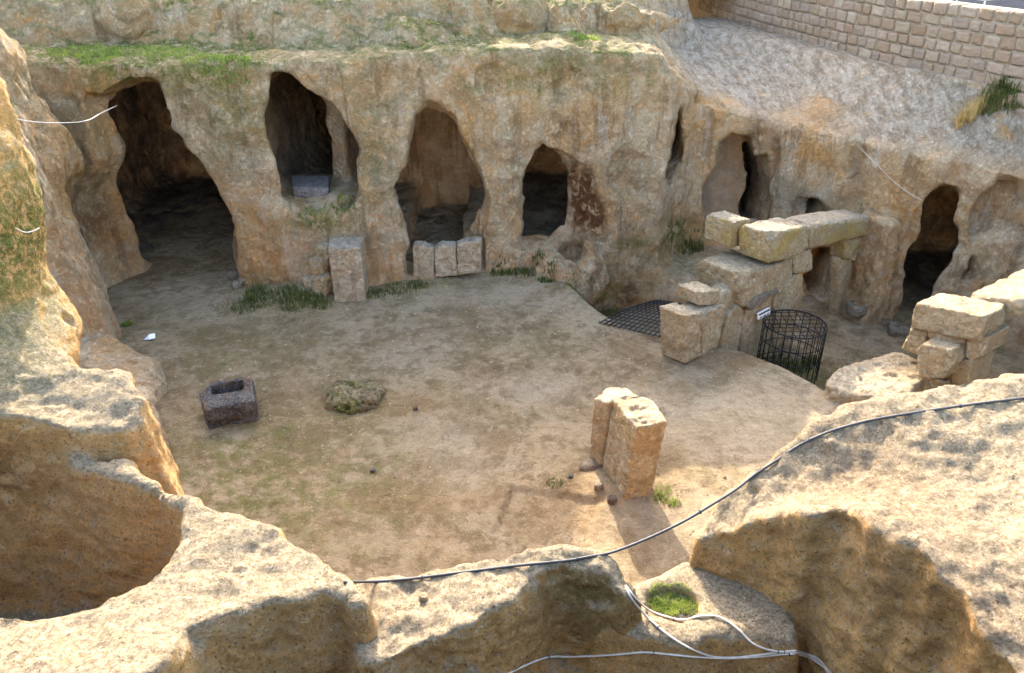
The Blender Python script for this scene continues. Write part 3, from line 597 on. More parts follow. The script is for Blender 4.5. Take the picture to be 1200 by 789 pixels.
# ruined gateway beside the pit
G1 = Frame((2.31, 9.12), (.74, .67), (-.67, .74))
gate = empty('stone_gateway', (3.6, 10.4, -.6), label='ruined stone gateway with yellow lichened lintel rising beside the round wire cage', cat='gateway', group='ruined gateways')
def P1(lst, off=0.): return [G1.sz(a, b, off) for a, b in lst]
def gblock(name, lst, d0, d1, mat='block', off=0., **k):
    V, Q = G1.stone(P1(lst, off), d0, d1, **k); return part(name, V, Q, M[mat], gate)
gblock('block', [(803, 428), (803, 371), (823, 366), (823, 418)], 0, .42)
gblock('block', [(824, 420), (824, 367), (853, 359), (852, 372), (842, 408)], .02, .40)
gblock('block', [(846, 420), (853, 385), (855, 372), (873, 356), (874, 375), (866, 418)], .03, .50)
gblock('block', [(828, 362), (828, 347), (852, 343), (853, 362)], .12, .5)
gblock('core', [(845, 415), (850, 352), (875, 338), (935, 318), (930, 390), (900, 405)], .14, .42)
gblock('block', [(870, 360), (871, 322), (932, 303), (932, 336), (905, 350), (885, 362)], 0, .80)
gblock('block', [(870, 424), (874, 372), (880, 356), (907, 343), (908, 420)], .03, .55)
gblock('block', [(908, 412), (908, 343), (944, 316), (939, 384)], .02, .55)
gblock('corbel', [(931, 320), (932, 299), (951, 292), (953, 316), (944, 320)], .0, .55)
gblock('lintel', [(898, 308), (901, 273), (946, 264), (945, 290), (930, 302)], -.04, .48, 'ochre_block')
gblock('lintel', [(947, 292), (947, 264), (1019, 253), (1020, 276), (985, 284)], -.03, .50, 'ochre_block')
gblock('block', [(893, 302), (897, 272), (918, 268), (918, 298)], .52, .98, 'ochre_block')
gblock('corbel', [(992, 304), (992, 283), (1020, 276), (1018, 302), (1004, 307)], .02, .3, 'ochre_block')
gblock('pier', [(985, 380), (990, 304), (1012, 303), (1016, 372)], .06, .26)
# rough grey broken edge on the slab
gblock('broken_edge', [(873, 358), (888, 346), (910, 337), (911, 343), (893, 352), (876, 364)], -.05, .2, 'grey_block')
c0, c1_ = G1.sz(892, 367), G1.sz(902, 362)
# small notice plate
def plate(fr, lst, d0, th):
    q = [fr.sz(*p) for p in lst]; V = []
    for dd in (d0, d0 + th):
        for a, z in q: V.append(fr.p + fr.u * a + fr.w * dd + [0, 0, z])
    return V, [(3, 2, 1, 0), (4, 5, 6, 7), (0, 1, 5, 4), (1, 2, 6, 5), (2, 3, 7, 6), (3, 0, 4, 7)]
sg = empty('notice_plate', G1.p + G1.u * c0[0] + [0, 0, c0[1]], label='small white notice plate with dark print fixed to the gateway slab', cat='sign')
part('plate', *plate(G1, [(886.5, 374), (886.5, 367), (900, 360), (900, 367)], -.035, .03), M['paper'], sg, False)
part('print_band', *plate(G1, [(887.2, 369.3), (887.2, 367.3), (899.5, 360.8), (899.5, 362.8)], -.038, .003), M['sign_dark'], sg, False)
for i in range(3):
    x0 = 888 + i * 4; yy = 371.6 - i * 2.1
    part('print_line', *plate(G1, [(x0, yy + .9), (x0, yy - .5), (x0 + 2.8, yy - 2.0), (x0 + 2.8, yy - .6)], -.038, .003), M['sign_dark'], sg, False)

# second gateway, right, in the sun
G2 = Frame((5.12, 8.75), (.57, -.82), (.82, .57))
gate2 = empty('stone_gateway', (5.5, 9.3, -.8), label='tumbled sunlit stone gateway of stacked blocks behind the big sloping rock', cat='gateway', group='ruined gateways')
def g2block(name, lst, d0, d1, mat='block', off=0., **k):
    V, Q = G2.stone([G2.sz(a, b, off) for a, b in lst], d0, d1, **k); return part(name, V, Q, M[mat], gate2)
g2block('block', [(1064, 384), (1073, 355), (1156, 371), (1148, 402)], .0, .55)
g2block('lintel', [(1106, 385), (1106, 358), (1168, 368), (1166, 388)], .57, 1.75, res=44)
g2block('lintel', [(1106, 385), (1106, 358), (1168, 368), (1166, 388)], 1.77, 3.0, res=44)
g2block('block', [(1088, 436), (1085, 405), (1093, 397), (1127, 404), (1129, 420), (1118, 438)], -.22, .3)
g2block('block', [(1054, 410), (1066, 383), (1083, 388), (1080, 414), (1072, 418)], .05, .5)
g2block('block', [(1084, 402), (1084, 388), (1130, 397), (1128, 405)], .04, .5)
g2block('block', [(1127, 420), (1130, 398), (1158, 396), (1150, 418), (1136, 426)], .05, .6)
g2block('block', [(1066, 470), (1068, 448), (1085, 439), (1112, 446), (1110, 472)], -.05, .5)
g2block('block', [(1110, 470), (1113, 440), (1122, 422), (1138, 424), (1130, 472)], .02, .55)
g2block('block', [(1066, 520), (1066, 470), (1132, 472), (1132, 520)], .0, .55)
g2block('block', [(1084, 446), (1084, 410), (1110, 415), (1112, 446)], .08, .5)
p = pl([(966, 452, .16), (984, 431, .16), (1056, 411, .16), (1092, 434, .16), (1070, 452, .16), (1060, 466, .16), (1000, 462, .16)])
V, Q = prism(p[:, :2], -.85, .16, k=.05, rough=1.8, draft=-.03, res=46); part('fallen_block', V, Q, M['block'], gate2)
g2block('jamb', [(1150, 520), (1152, 385), (1185, 387), (1190, 520)], 2.3, 2.8)
# standing broken pillar in the middle of the court
pil = empty('stone_pillar', (1.2, 6.7, .05), label='broken upright stone pillar split in two, standing alone on the earth floor', cat='pillar')
V, Q = prism([(1.13, 6.34), (1.44, 6.43), (1.36, 6.92), (.96, 6.84)], -.05, .95, (.09, .03), .02, 1.3, (.04, .0), res=60); part('shaft', V, Q, M['block'], pil)
V, Q = prism([(.83, 6.98), (.955, 6.875), (1.30, 6.95), (1.2, 7.2), (.98, 7.24)], -.05, .90, (.03, .0), .03, 1.3, (.1, -.1), res=54); part('split_piece', V, Q, M['block'], pil)

# black trough
def trough_cut(f, X, Y, Z):
    f = smax(f, -rbox(X, Y, Z, (-.19, -.06, .10), (.20, .20, .6), .04), .025)
    return smax(f, -ellipsoid(X, Y, Z, (-.1, -.36, .06), (.2, .1, .05)), .03)
V, Q = prism([(-3.72, 7.72), (-3.10, 7.69), (-3.08, 8.24), (-3.2, 8.36), (-3.6, 8.36), (-3.76, 8.12)], -.02, .29, k=.03, rough=1.2, res=60, cut=trough_cut)
cx_, cy_ = V[:, 0].mean(), V[:, 1].mean(); a_ = R(22); dx_, dy_ = (V[:, 0] - cx_) * .93, (V[:, 1] - cy_) * .93
V = np.stack([cx_ + dx_ * math.cos(a_) - dy_ * math.sin(a_), cy_ + dx_ * math.sin(a_) + dy_ * math.cos(a_), V[:, 2]], 1)
part('stone_trough', V, Q, M['basalt'], label='dark hewn stone trough with square basin on the earth floor', cat='trough')
# mossy mound
V, Q = prism([(-2.32, 8.05), (-1.95, 7.92), (-1.62, 8.1), (-1.55, 8.5), (-1.85, 8.68), (-2.3, 8.62)], -.05, .15, k=.14, rough=3.2, draft=.25, res=44)
part('mossy_rock', V, Q, M['mossy'], label='low mossy rock lump in the middle of the earth floor', cat='rock')

# squared block by the wall and rubble beside it
V, Q = prism([(-2.74, 11.0), (-2.27, 11.08), (-2.30, 11.55), (-2.82, 11.5)], -.03, .88, k=.02, rough=.8, res=50)
ob = part('stone_block', V, Q, M['pale_block'], label='upright squared pale stone block against the wall under the second cave', cat='stone block')
for (x, y, r, z, lab) in [(-2.98, 11.32, .20, .0, 'largest rubble stone, lowest beside the upright pale block'), (-3.02, 11.42, .16, .30, 'middle rubble stone of the pile beside the upright pale block'), (-2.92, 11.5, .15, .52, 'topmost rubble stone of the pile beside the upright pale block'), (-3.2, 11.45, .13, .02, 'small rubble stone at the foot of the pile, away from the pale block')]:
    a = [(x + r * math.cos(t) * random.uniform(.8, 1.15), y + r * math.sin(t) * random.uniform(.8, 1.15)) for t in np.linspace(0, 6.28, 7)[:-1]]
    V, Q = prism(a, z, z + r * 1.7, k=.08, rough=1.5, res=22); part('rubble_stone', V, Q, M['block'], label=lab, cat='stone', group='rubble stones beside the pale block')
# slabs that close the foot of the third cave
FW = Frame((0, 11.86), (1, 0), (0, 1))
for lst, lab in [([(484, 328), (484, 287), (497, 287), (499, 290), (508, 291), (509, 327)], 'pale slab with notched top closing the third cave, farthest from the others'), ([(509.5, 326), (509, 291), (518, 288), (534, 289), (536, 323)], 'middle one of three pale slabs closing the third cave'), ([(536.5, 323), (535, 288), (545, 284), (564, 283), (564, 320)], 'widest of three pale slabs closing the third cave')]:
    V, Q = FW.stone([FW.sz(*q) for q in lst], 0, .22, k=.02, rough=.9); part('stone_slab', V, Q, M['pale_block'], label=lab, cat='stone slab', group='slabs across the third cave')
# blue-grey slab in the second cave
p = np.array([aty(347, 247, 12.15)[:2], aty(388, 246, 12.1)[:2], aty(389, 240, 12.75)[:2], aty(346, 240, 12.75)[:2]])
V, Q = prism(p, 1.2, 1.47, k=.015, rough=.4)
part('stone_slab', V, Q, M['slate'], label='blue-grey flat slab lying in the sill of the second cave', cat='stone slab')
c = hit(402, 247)
a = [(c[0] + .13 * math.cos(t) * random.uniform(.8, 1.1), c[1] + .2 + .13 * math.sin(t)) for t in np.linspace(0, 6.28, 8)[:-1]]
V, Q = prism(a, c[2] - .05, c[2] + .2, k=.09, rough=1.5, res=24); part('mossy_rock', V, Q, M['mossy'], label='rounded dark mossy stone on the sill of the second cave', cat='rock')
# mortar bowl, step slabs by the right door
c = hit(1003, 366); a = [(c[0] + .17 * math.cos(t), c[1] + .17 * math.sin(t)) for t in np.linspace(0, 6.28, 13)[:-1]]
V, Q = prism(a, c[2] - .03, c[2] + .17, k=.05, rough=.6, cut=lambda f, X, Y, Z: smax(f, -ellipsoid(X, Y, Z, (0, 0, .2), (.10, .10, .09)), .02)); part('stone_mortar', V, Q, M['grey_block'], label='small round stone bowl beside the gateway pier', cat='stone bowl')
for (px, py, wx, wy, h) in [(1052, 391, .34, .22, .10), (1046, 383, .15, .12, .08)]:
    c = hit(px, py); V, Q = prism([(c[0] - wx / 2, c[1] - wy / 2), (c[0] + wx / 2, c[1] - wy * .6), (c[0] + wx * .55, c[1] + wy / 2), (c[0] - wx * .4, c[1] + wy * .55)], c[2] - .03, c[2] + h, k=.03, rough=.8, res=24)
    part('step_stone', V, Q, M['grey_block'], label='flat grey step slab at the foot of the right door' if wx > .2 else 'small grey stone beside the step slab of the right door', cat='stone')
# dark stones at the pillar foot and scattered pebbles one can pick out
for (px, py, r, mt, lab) in [(717, 588, .055, 'basalt', 'small dark round stone at the foot of the broken pillar'), (690, 548, .13, 'grey_block', 'grey flattish stone beside the split piece of the pillar'), (701, 572, .05, 'grey_block', 'small grey stone between pillar and the flattish stone'), (668, 560, .03, 'basalt', 'tiny dark pebble on bare earth near the pillar'), (437, 553, .035, 'basalt', 'lone dark pebble in the open earth floor'), (487, 480, .04, 'basalt', 'dark angular pebble beyond the mossy lump'), (278, 337, .10, 'grey_block', 'pale crumbled stone at the jamb of the widest cave'), (274, 326, .11, 'grey_block', 'pale rubble stone on top of the crumbled stone at the cave jamb'), (283, 331, .07, 'grey_block', 'small pale rubble stone at the jamb of the widest cave'), (497, 703, .03, 'block', 'small loose stone lying by the black cable')]:
    c = hit(px, py); a = [(c[0] + r * math.cos(t) * random.uniform(.75, 1.15), c[1] + r * math.sin(t) * random.uniform(.75, 1.15)) for t in np.linspace(0, 6.28, 8)[:-1]]
    V, Q = prism(a, c[2] - .015, c[2] + r * (.5 if r > .12 else 1.15), k=r * .6, rough=r * 5, res=20); part('loose_stone', V, Q, M[mt], label=lab, cat='stone')
c = hit(176, 397)
V = [c + np.array(q) for q in [(-.07, -.05, .01), (.02, -.08, .03), (.08, -.01, .015), (.05, .07, .05), (-.04, .06, .02), (0, 0, .07), (-.02, .02, .0)]]
part('paper_scrap', V, [(0, 1, 5), (1, 2, 5), (2, 3, 5), (3, 4, 5), (4, 0, 5), (1, 0, 6), (2, 1, 6), (3, 2, 6), (4, 3, 6), (0, 4, 6)], M['paper'], None, False, label='crumpled white scrap of paper on the floor by the left wall', cat='litter')
# gravel: too many to count
V = []; F_ = []
for i in range(1800):
    if i % 3 == 0: x = rng.uniform(-4.8, 4); y = rng.uniform(5, 11.5)
    else:
        k = i % 7; cx, cy = [(-4, 7.5), (-2, 8), (.9, 6.7), (2, 6.6), (-1, 7), (0, 10.5), (3, 8.8)][k]; x = rng.normal(cx, .9); y = rng.normal(cy, .6)
    if y < 4.8 or y > 11.6 or x < -4.8 or polysd(np.array([x]), np.array([y]), PIT)[0] < .1: continue
    ix = int((x - gx[0]) / .035); iy = int((y - gy[0]) / .035); z = GZ[ix, iy]; r = min(.004 + .006 * rng.exponential(), .028); b = len(V)
    j = rng.uniform(.7, 1.3, (6, 3)) * r
    V += [(x + j[0, 0], y, z), (x, y + j[1, 1], z), (x - j[2, 0], y, z), (x, y - j[3, 1], z), (x + j[4, 0] * .2, y, z + j[4, 2] * .9), (x, y, z - r)]
    F_ += [(b + k, b + (k + 1) % 4, b + 4) for k in range(4)] + [(b + (k + 1) % 4, b + k, b + 5) for k in range(4)]
part('gravel', V, F_, M['block'], None, False, kind='stuff', label='fine loose gravel strewn over the earth floor', cat='gravel')

# ------------------------------------------------------------------ wire cage and wire cover
wc = np.array([4.08, 10.12, -.62]); wr = .44; wh = .72
cage = empty('wire_cage', wc, label='round black wire cage standing over a grassy pit beside the gateway', cat='wire cage')
for z in (.0, .24, .48, wh):
    part('hoop', *tube([wc + [wr * math.cos(t), wr * math.sin(t), z] for t in np.linspace(0, 2 * math.pi, 33)[:-1]], .011 if z == wh else .007, 6, True), M['iron'], cage)
for k in range(26):
    t = 2 * math.pi * k / 26; q = wc + [wr * math.cos(t), wr * math.sin(t), 0]; part('upright_bar', *tube([q - [0, 0, .12], q + [0, 0, wh]], .007, 5), M['iron'], cage)
for k in range(-3, 4):
    o_ = k * .12; l = math.sqrt(wr * wr - o_ * o_); part('cover_bar', *tube([wc + [-l, o_, wh], wc + [l, o_, wh]], .006, 5), M['iron'], cage)
    part('cover_bar', *tube([wc + [o_, -l, wh + .008], wc + [o_, l, wh + .008]], .006, 5), M['iron'], cage)
mesh_ = empty('wire_cover', (1.9, 10.6, -.2), label='black wire mesh sheet bulging over the pit between the floor edge and the gateway', cat='wire mesh')
A = atz(702, 379, .03); B = atz(790, 399, .05); C_ = atz(770, 352, -.15); D_ = atz(835, 362, -.15)
def sh(u, v): return A * (1 - u) * (1 - v) + B * u * (1 - v) + C_ * (1 - u) * v + D_ * u * v + np.array([0, 0, .07 * math.sin(math.pi * v) * (.5 + .5 * math.sin(2.2 * u + .6))])
for i in range(16): part('wire', *tube([sh(i / 15, v) for v in np.linspace(0, 1, 12)], .010, 5), M['iron'], mesh_)
for j in range(15): part('wire', *tube([sh(u, j / 14) + [0, 0, .012] for u in np.linspace(0, 1, 8)], .007, 5), M['iron'], mesh_)

# ------------------------------------------------------------------ cables
def cable(name, pts, r, mat, label, ties=0, parent=None, cat='cable'):
    P_ = spline(pts, 7 if len(pts) < 40 else 2); o = part(name, *tube(P_, r, 8), M[mat], None, True, label=label, cat=cat)
    for k in range(ties):
        i = int((k + .5) / ties * len(P_)); part('cable_tie', *tube([P_[i - 1] * .6 + P_[i] * .4, P_[i - 1] * .3 + P_[i] * .7], r * 1.7, 8), M['tie'], o)
    return o
def run(pts, r, n=5):
    P_ = np.array(spline([np.array([*q, 0.]) for q in pts], n))[:, :2]; H_ = np.array([hit(a, b) + np.array([0, 0, r * 1.3]) for a, b in P_])
    dist = np.linalg.norm(H_ - [0, 0, H], axis=1); d2 = dist.copy()
    for k in range(2): d2[1:-1] = np.minimum(d2[1:-1], (d2[:-2] + d2[2:]) / 2)
    return [np.array([0, 0, H]) + (h_ - [0, 0, H]) * (b_ / a_) for h_, a_, b_ in zip(H_, dist, d2)]
def lay(px, py, r): return hit(px, py) + np.array([0, 0, r * .9])
a = [lay(*q, .010) for q in [(404, 684), (440, 683), (480, 680), (520, 675), (560, 670), (600, 665), (640, 661), (668, 658), (690, 654)]]
b = [lay(*q, .010) for q in [(884, 558), (910, 541), (935, 524), (960, 512), (985, 503), (1020, 494), (1060, 487), (1100, 481), (1150, 474), (1200, 468), (1260, 460)]]
la = np.linalg.norm(a[-1] - [0, 0, H]); lb = np.linalg.norm(b[0] - [0, 0, H]); mid = []
for k, q in enumerate([(715, 648), (745, 637), (775, 624), (805, 609), (835, 591), (862, 574)]):
    f = (k + 1) / 7; d = ray(*q); mid.append(np.array([0, 0, H]) + d / np.linalg.norm(d) * (la + (lb - la) * f))
cable('black_cable', a + mid + b, .008, 'black_cable', 'thick black cable slung from the centre boulder over the sloping right rock', 5)
cable('white_cable', run([(733, 688), (745, 703), (760, 716), (780, 724), (800, 728), (818, 724), (835, 723), (850, 728), (866, 740), (880, 754), (900, 763), (925, 766), (945, 768), (960, 775), (978, 795)], .007), .006, 'white_cable', 'thin pale cable curving under the grassy hollow and up to the right rock', 2)
cable('white_cable', run([(733, 691), (742, 706), (754, 720), (772, 737), (792, 752), (812, 763), (835, 771), (860, 772), (890, 769), (920, 765), (940, 766), (962, 780), (975, 797)], .007), .006, 'white_cable', 'thin pale cable dropping straight from the centre boulder to the gully', 2)
cable('white_cable', run([(585, 797), (612, 783), (641, 772), (670, 771), (700, 770), (730, 768), (755, 766), (780, 768), (810, 771), (850, 773), (890, 771), (930, 768), (955, 776), (985, 800)], .007), .006, 'white_cable', 'thin pale cable running level along the foot of the centre boulder', 3)
cable('wire', [aty(*q, 9.6) for q in [(-20, 134), (0, 136), (40, 143), (80, 144), (103, 141)]] + [aty(118, 133, 10.6), aty(137, 124, 11.6)], .005, 'white_cable', 'white wire strung across the left wall to the widest cave', 0, cat='wire')
cable('wire', run([(1004, 170), (1015, 182), (1030, 197), (1045, 212), (1060, 224), (1080, 236)], .012), .005, 'white_cable', 'thin white wire hanging on the rock beside the right door', 0, cat='wire')
cable('wire', [lay(*q, .004) for q in [(18, 268), (26, 272), (33, 273), (40, 271), (46, 268)]], .004, 'white_cable', 'short white strip tied round the mossy left bank', 0, cat='strip')

# ------------------------------------------------------------------ masonry retaining wall, each stone its own piece
WL = spline([np.array(q) for q in [(9.3, 10.0, 2.2), (8.55, 10.9, 2.4), (7.72, 12.15, 2.62), (6.98, 13.6, 2.75), (6.33, 15.1, 2.80), (5.78, 17.0, 2.85), (5.3, 19.0, 2.9), (4.95, 21.5, 2.95), (4.7, 24.0, 3.0)]], 12)
WL = np.array(WL); sl_ = np.r_[0, np.cumsum(np.linalg.norm(np.diff(WL[:, :2], axis=0), axis=1))]
def wl(s): return np.array([np.interp(s, sl_, WL[:, i]) for i in range(3)])
wall = empty('retaining_wall', wl(sl_[-1] / 2), label='coursed masonry wall of squared pinkish stones above the plastered slope', cat='wall')
stone_m = []
for i in range(4):
    m = NT('wall_stone_%d' % i); rn = m.rnd()
    c = m.mix(m.ramp(rn, 0, 1), [(.26, .18, .11), (.31, .23, .15), (.24, .15, .085), (.29, .205, .135)][i], [(.35, .265, .18), (.25, .165, .10), (.33, .24, .17), (.23, .165, .12)][i])
    c = m.mix(m.mul(m.ramp(m.noise(7, 6, .7), .35, .7), .6), c, (.24, .17, .11)); c = m.mix(m.mul(m.ramp(m.noise(45, 3, .7), .58, .7), .5), c, (.12, .09, .06))
    stone_m.append(m.done(c, m.bump(m.noise(26, 6, .7), .03, .9)))
mort = simple('wall_mortar', (.31, .24, .165), .95, .1, 0, .5, 9)
V = []; F_ = []; ss = np.linspace(0, sl_[-1], 60)
for s_ in ss:
    p = wl(s_); t = wl(min(s_ + .1, sl_[-1])) - wl(max(s_ - .1, 0)); t[2] = 0; t /= np.linalg.norm(t); nn = np.array([t[1], -t[0], 0])   # away from the court
    for off, z in ((.045, 1.9), (.045, 3.97), (.55, 3.97), (.55, 1.9)): V.append((p[0] + nn[0] * off, p[1] + nn[1] * off, z))
for i in range(len(ss) - 1):
    for k in range(4): F_.append((i * 4 + k, i * 4 + (k + 1) % 4, (i + 1) * 4 + (k + 1) % 4, (i + 1) * 4 + k))
part('mortar_core', V, F_, mort, wall, False)
def pillow(seed):
    r_ = np.random.default_rng(seed); V, Q = stone_sdf(lambda X, Y, Z: rbox(X, Y, Z, (-.5, -.5, -.5), (.5, .5, .5), .09), (-.5,) * 3, (.5,) * 3, 7, 2.2, seed, chop=2)
    return V + r_.normal(size=V.shape) * .012, Q
vari = []
for i in range(8):
    V, Q = pillow(i + 40); vari.append(make_mesh('wall_stone', V, Q, stone_m[i % 4]))
zr = 2.30; row = 0; wo = wloc(wall)
while zr < 3.9:
    rh = random.uniform(.165, .215); s_ = 1.6 + random.uniform(0, .2)
    if zr + rh > 3.86: rh = 4.0 - zr
    while s_ < sl_[-1] - 1.8:
        ln = random.uniform(.20, .36); p = wl(s_ + ln / 2)
        if zr + rh > p[2] - .05:
            t = wl(s_ + ln) - wl(s_); o = bpy.data.objects.new('stone', random.choice(vari)); COL.objects.link(o); o.parent = wall
            o.rotation_euler = (random.uniform(-.06, .06), random.uniform(-.06, .06), math.atan2(t[1], t[0]) + math.pi)
            nn = np.array([t[1], -t[0], 0]); nn /= np.linalg.norm(nn); q = p + nn * (.132 + random.uniform(-.016, .010)) ; o.location = (q[0] - wo[0], q[1] - wo[1], zr + rh / 2 - wo[2])
            o.scale = ((ln - .012) * random.uniform(.9, 1.0), .24, (rh - .008) * random.uniform(.86, 1.04))
        s_ += ln
    zr += rh; row += 1
# street level behind the wall with a rail and a post
V = [(wl(s_)[0] + .5, wl(s_)[1] + .3, 3.93) for s_ in ss] + [(14, wl(s_)[1] + .3, 3.95) for s_ in ss]
n_ = len(ss); part('street_pavement', V, [(i, i + n_, i + 1 + n_, i + 1) for i in range(n_ - 1)], M['pave'], None, False, kind='structure', label='grey paved street behind the masonry wall')
c = atz(1135, 2, 4.02)
rl = empty('metal_frame', c, label='low pale metal frame lying on top of the masonry wall', cat='metal frame')
tdir = np.array([.42, -.9, 0]); tdir /= np.linalg.norm(tdir); nd = np.array([.9, .42, 0])
for k in range(2): part('rail', *tube([c - tdir * .28 + nd * (.03 + .3 * k) + [0, 0, .05], c + tdir * .28 + nd * (.03 + .3 * k) + [0, 0, .05]], .018, 6), M['steel'], rl)
for k in range(3): part('cross_bar', *tube([c + tdir * (.27 * (k - 1)) + nd * .03 + [0, 0, .05], c + tdir * (.27 * (k - 1)) + nd * .33 + [0, 0, .05]], .012, 6), M['steel'], rl)
for k in range(2): part('leg', *tube([c + tdir * (.5 * k - .25) + nd * .05 + [0, 0, -.1], c + tdir * (.5 * k - .25) + nd * .05 + [0, 0, .05]], .012, 6), M['steel'], rl)
c = atz(1186, 14, 3.96) + np.array([.5, .35, 0])
ps = empty('street_post', c, label='slim pale post with blue bands on the street behind the wall', cat='post')
part('shaft', *tube([c - [0, 0, .1], c + [0, 0, 1.0]], .05, 10), M['steel'], ps)
for k in range(3): part('band', *tube([c + [0, 0, .1 + .3 * k], c + [0, 0, .22 + .3 * k]], .054, 10), M['blue'], ps)

# ------------------------------------------------------------------ wider ground, out of the frame
ox = np.r_[np.arange(-70, -9.3, 3), np.arange(-9.3, 10.1, .6), np.arange(10.3, 72, 3)]; oy = np.r_[np.arange(-60, -.5, 3), np.arange(-.5, 19.9, .6), np.arange(20.0, 23, .5), np.arange(23, 120, 4)]
OX, OY = np.meshgrid(ox, oy, indexing='ij'); pt = np.stack([OX.ravel(), OY.ravel(), 0 * OX.ravel()], 1)
OZ = 3.7 + .25 * fbm(pt, .12, 3).reshape(OX.shape) + (3.8 * smooth(20.2, 21.5, OY) + 1.9 * smooth(20.2, 21.5, OY) * smooth(-1.6, -2.5, OX)) * smooth(5.9, 5.0, OX) + .9 * smooth(-8, -14, OX)  # back ridge added out of view, its crest shaped to shade the court
OZ = np.where((OX > 5.5) & (OX < 12) & (OY > 9), np.minimum(OZ, 3.0), OZ)
I = np.arange(OX.size).reshape(OX.shape); Qo = np.stack([I[:-1, :-1], I[1:, :-1], I[1:, 1:], I[:-1, 1:]], -1).reshape(-1, 4)
Po = np.stack([OX, OY, OZ], -1).reshape(-1, 3); cc = Po[Qo].mean(1)
Qo = Qo[~((cc[:, 0] > -9.3) & (cc[:, 0] < 10) & (cc[:, 1] > .4) & (cc[:, 1] < 19.9))]
part('ground', Po, Qo, M['plateau'], attrs=dict(moss=np.full(len(Po), .5), orange=np.zeros(len(Po)), grey=np.zeros(len(Po))), kind='structure', label='rough earth plateau around the sunken courtyard, with an unseen shading ridge added behind')

# ------------------------------------------------------------------ grass
def blades(pts, n, lmin, lmax, wd, spread, lean=.5, jitter=.0):
    V = []; F_ = []
    for i in range(n):
        c, rad = pts[rng.integers(len(pts))]; a = rng.uniform(0, 6.283); r = rad * math.sqrt(rng.uniform()) * spread
        x, y = c[0] + r * math.cos(a), c[1] + r * math.sin(a); g, nn = drop(x, y, c[2] + .35)
        if abs(g[2] - c[2]) > .3 + jitter: continue
        L = rng.uniform(lmin, lmax); t = rng.uniform(0, 6.283); l = rng.uniform(.1, lean) * L; d = np.array([math.cos(t), math.sin(t), 0]); s = np.array([-d[1], d[0], 0]) * wd / 2 * rng.uniform(.7, 1.3)
        b = len(V); m_ = g + d * l * .35 + [0, 0, L * .6]; e = g + d * l + [0, 0, L * (1 - .3 * l / L)]
        V += [g - s - [0, 0, .01], g + s - [0, 0, .01], m_ + s * .7, m_ - s * .7, e]; F_ += [(b, b + 1, b + 2, b + 3), (b + 3, b + 2, b + 4)]
    return V, F_
def patch(name, pxs, n, lmin, lmax, wd, mat, label, kind='stuff', lean=.6, cat='grass'):
    V, F_ = blades([(hit(a, b), r) for a, b, r in pxs], n, lmin, lmax, wd, 1., lean)
    if V: part(name, V, F_, M[mat], None, True, kind=kind, label=label, cat=cat, group='grass patches')
patch('grass_patch', [(776, 702, .08), (795, 703, .08), (805, 712, .06), (785, 715, .06), (770, 710, .05)], 2200, .012, .032, .004, 'grass', 'bright green grass filling the round hollow in the rock saddle')
patch('grass_patch', [(290, 358, .25), (310, 352, .25), (335, 345, .25), (345, 355, .25), (300, 345, .2), (365, 350, .2)], 1500, .04, .12, .012, 'darkgrass', 'dark green weeds along the wall between widest cave and pale block')
patch('grass_patch', [(440, 345, .18), (465, 340, .2), (490, 334, .18), (378, 358, .15)], 700, .03, .08, .012, 'darkgrass', 'low green weeds at the wall between pale block and slabs')
patch('grass_patch', [(585, 320, .15), (605, 318, .2), (625, 318, .2), (640, 330, .15)], 700, .04, .11, .012, 'darkgrass', 'green weeds below the fourth cave')
patch('grass_patch', [(680, 342, .25), (700, 355, .25), (715, 365, .2), (690, 348, .2)], 1500, .02, .07, .012, 'olive', 'green grassy bank at the edge of the pit')
patch('grass_patch', [(915, 425, .2), (935, 432, .2), (950, 425, .15)], 500, .05, .15, .012, 'darkgrass', 'weeds growing inside the round wire cage')
patch('grass_patch', [(778, 575, .1), (775, 585, .08), (790, 590, .07)], 350, .02, .06, .006, 'grass', 'small sunlit grass tuft at the right foot of the pillar')
patch('grass_patch', [(150, 381, .08)], 150, .03, .09, .01, 'grass', 'small green tuft at the foot of the left wall')
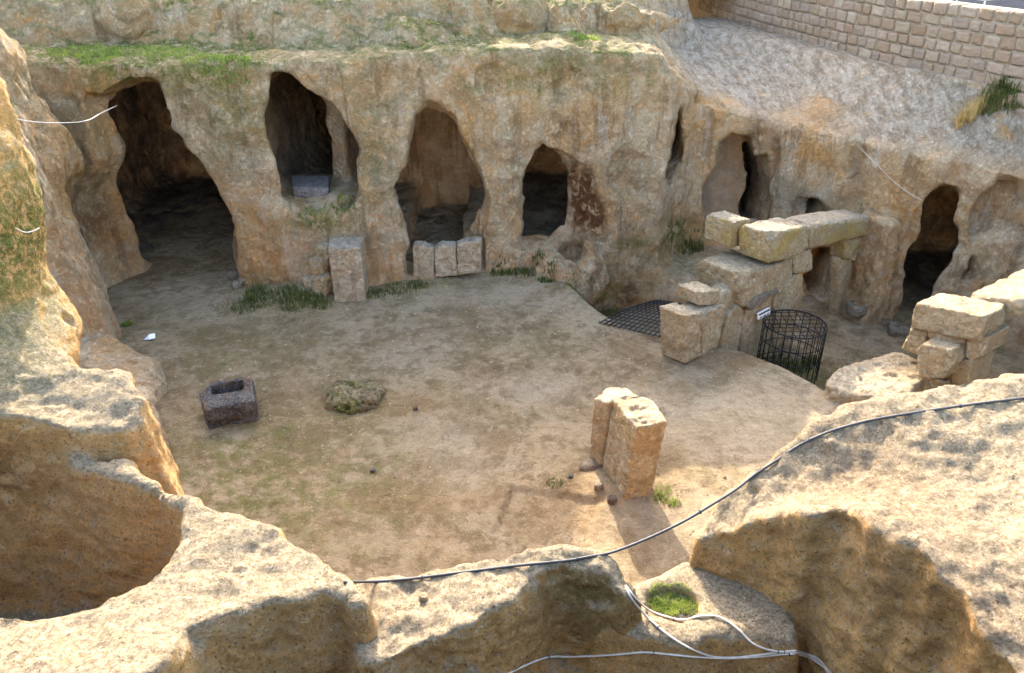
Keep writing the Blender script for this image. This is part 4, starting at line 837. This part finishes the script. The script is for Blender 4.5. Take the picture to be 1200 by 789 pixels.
patch('grass_patch', [(650, 567, .09)], 130, .015, .035, .008, 'darkgrass', 'flat little weed patch on bare earth near the pillar')
patch('grass_patch', [(360, 255, .15), (385, 258, .2), (405, 255, .15)], 500, .03, .08, .011, 'grass', 'green weeds on the sill of the second cave')
patch('grass_patch', [(90, 62, .4), (150, 60, .4), (200, 62, .4), (240, 75, .4), (270, 80, .3), (120, 70, .3)], 3600, .02, .07, .014, 'grass', 'grass on the ledge above the widest cave')
patch('grass_patch', [(785, 268, .25), (800, 285, .25), (815, 292, .15), (745, 287, .2), (790, 250, .15)], 900, .05, .18, .012, 'darkgrass', 'dark weeds hanging on the rock left of the far arched door')
patch('grass_patch', [(690, 46, .2), (680, 44, .2)], 300, .03, .07, .014, 'grass', 'small bright grass patch on the cliff top edge')
patch('grass_patch', [(285, 352, .4), (330, 352, .4), (370, 356, .3), (450, 345, .4), (500, 333, .4), (590, 322, .4), (630, 325, .35)], 900, .02, .09, .007, 'drygrass', 'thin dead stalks scattered along the foot of the cave wall')
patch('grass_patch', [(685, 346, .5), (715, 368, .4), (660, 330, .4), (270, 362, .3), (350, 365, .35), (470, 350, .35)], 900, .015, .05, .010, 'olive', 'sparse low olive weeds spreading from the wall onto the earth')
patch('grass_patch', [(884, 306, .10), (893, 303, .10)], 200, .015, .05, .008, 'olive', 'small weeds on top of the gateway wall below the lintel')
patch('grass_patch', [(1000, 253, .12), (1008, 252, .1)], 220, .02, .06, .008, 'darkgrass', 'small weeds at the cliff end of the yellow lintel')
patch('shrub', [(1165, 112, .18), (1185, 108, .2), (1200, 106, .2), (1175, 105, .15)], 1100, .08, .24, .014, 'darkgrass', 'low dark green bush where the masonry meets the slope', None, .9, 'bush')
patch('dry_grass_tuft', [(1124, 148, .05), (1131, 140, .06), (1137, 142, .05), (1141, 133, .05), (1147, 129, .05)], 620, .10, .34, .006, 'drygrass', 'dry straw-yellow grass tuft on the grey slope', 'stuff', 1.3, 'grass tuft')
print('done', time.time() - T0, len(bpy.data.objects))
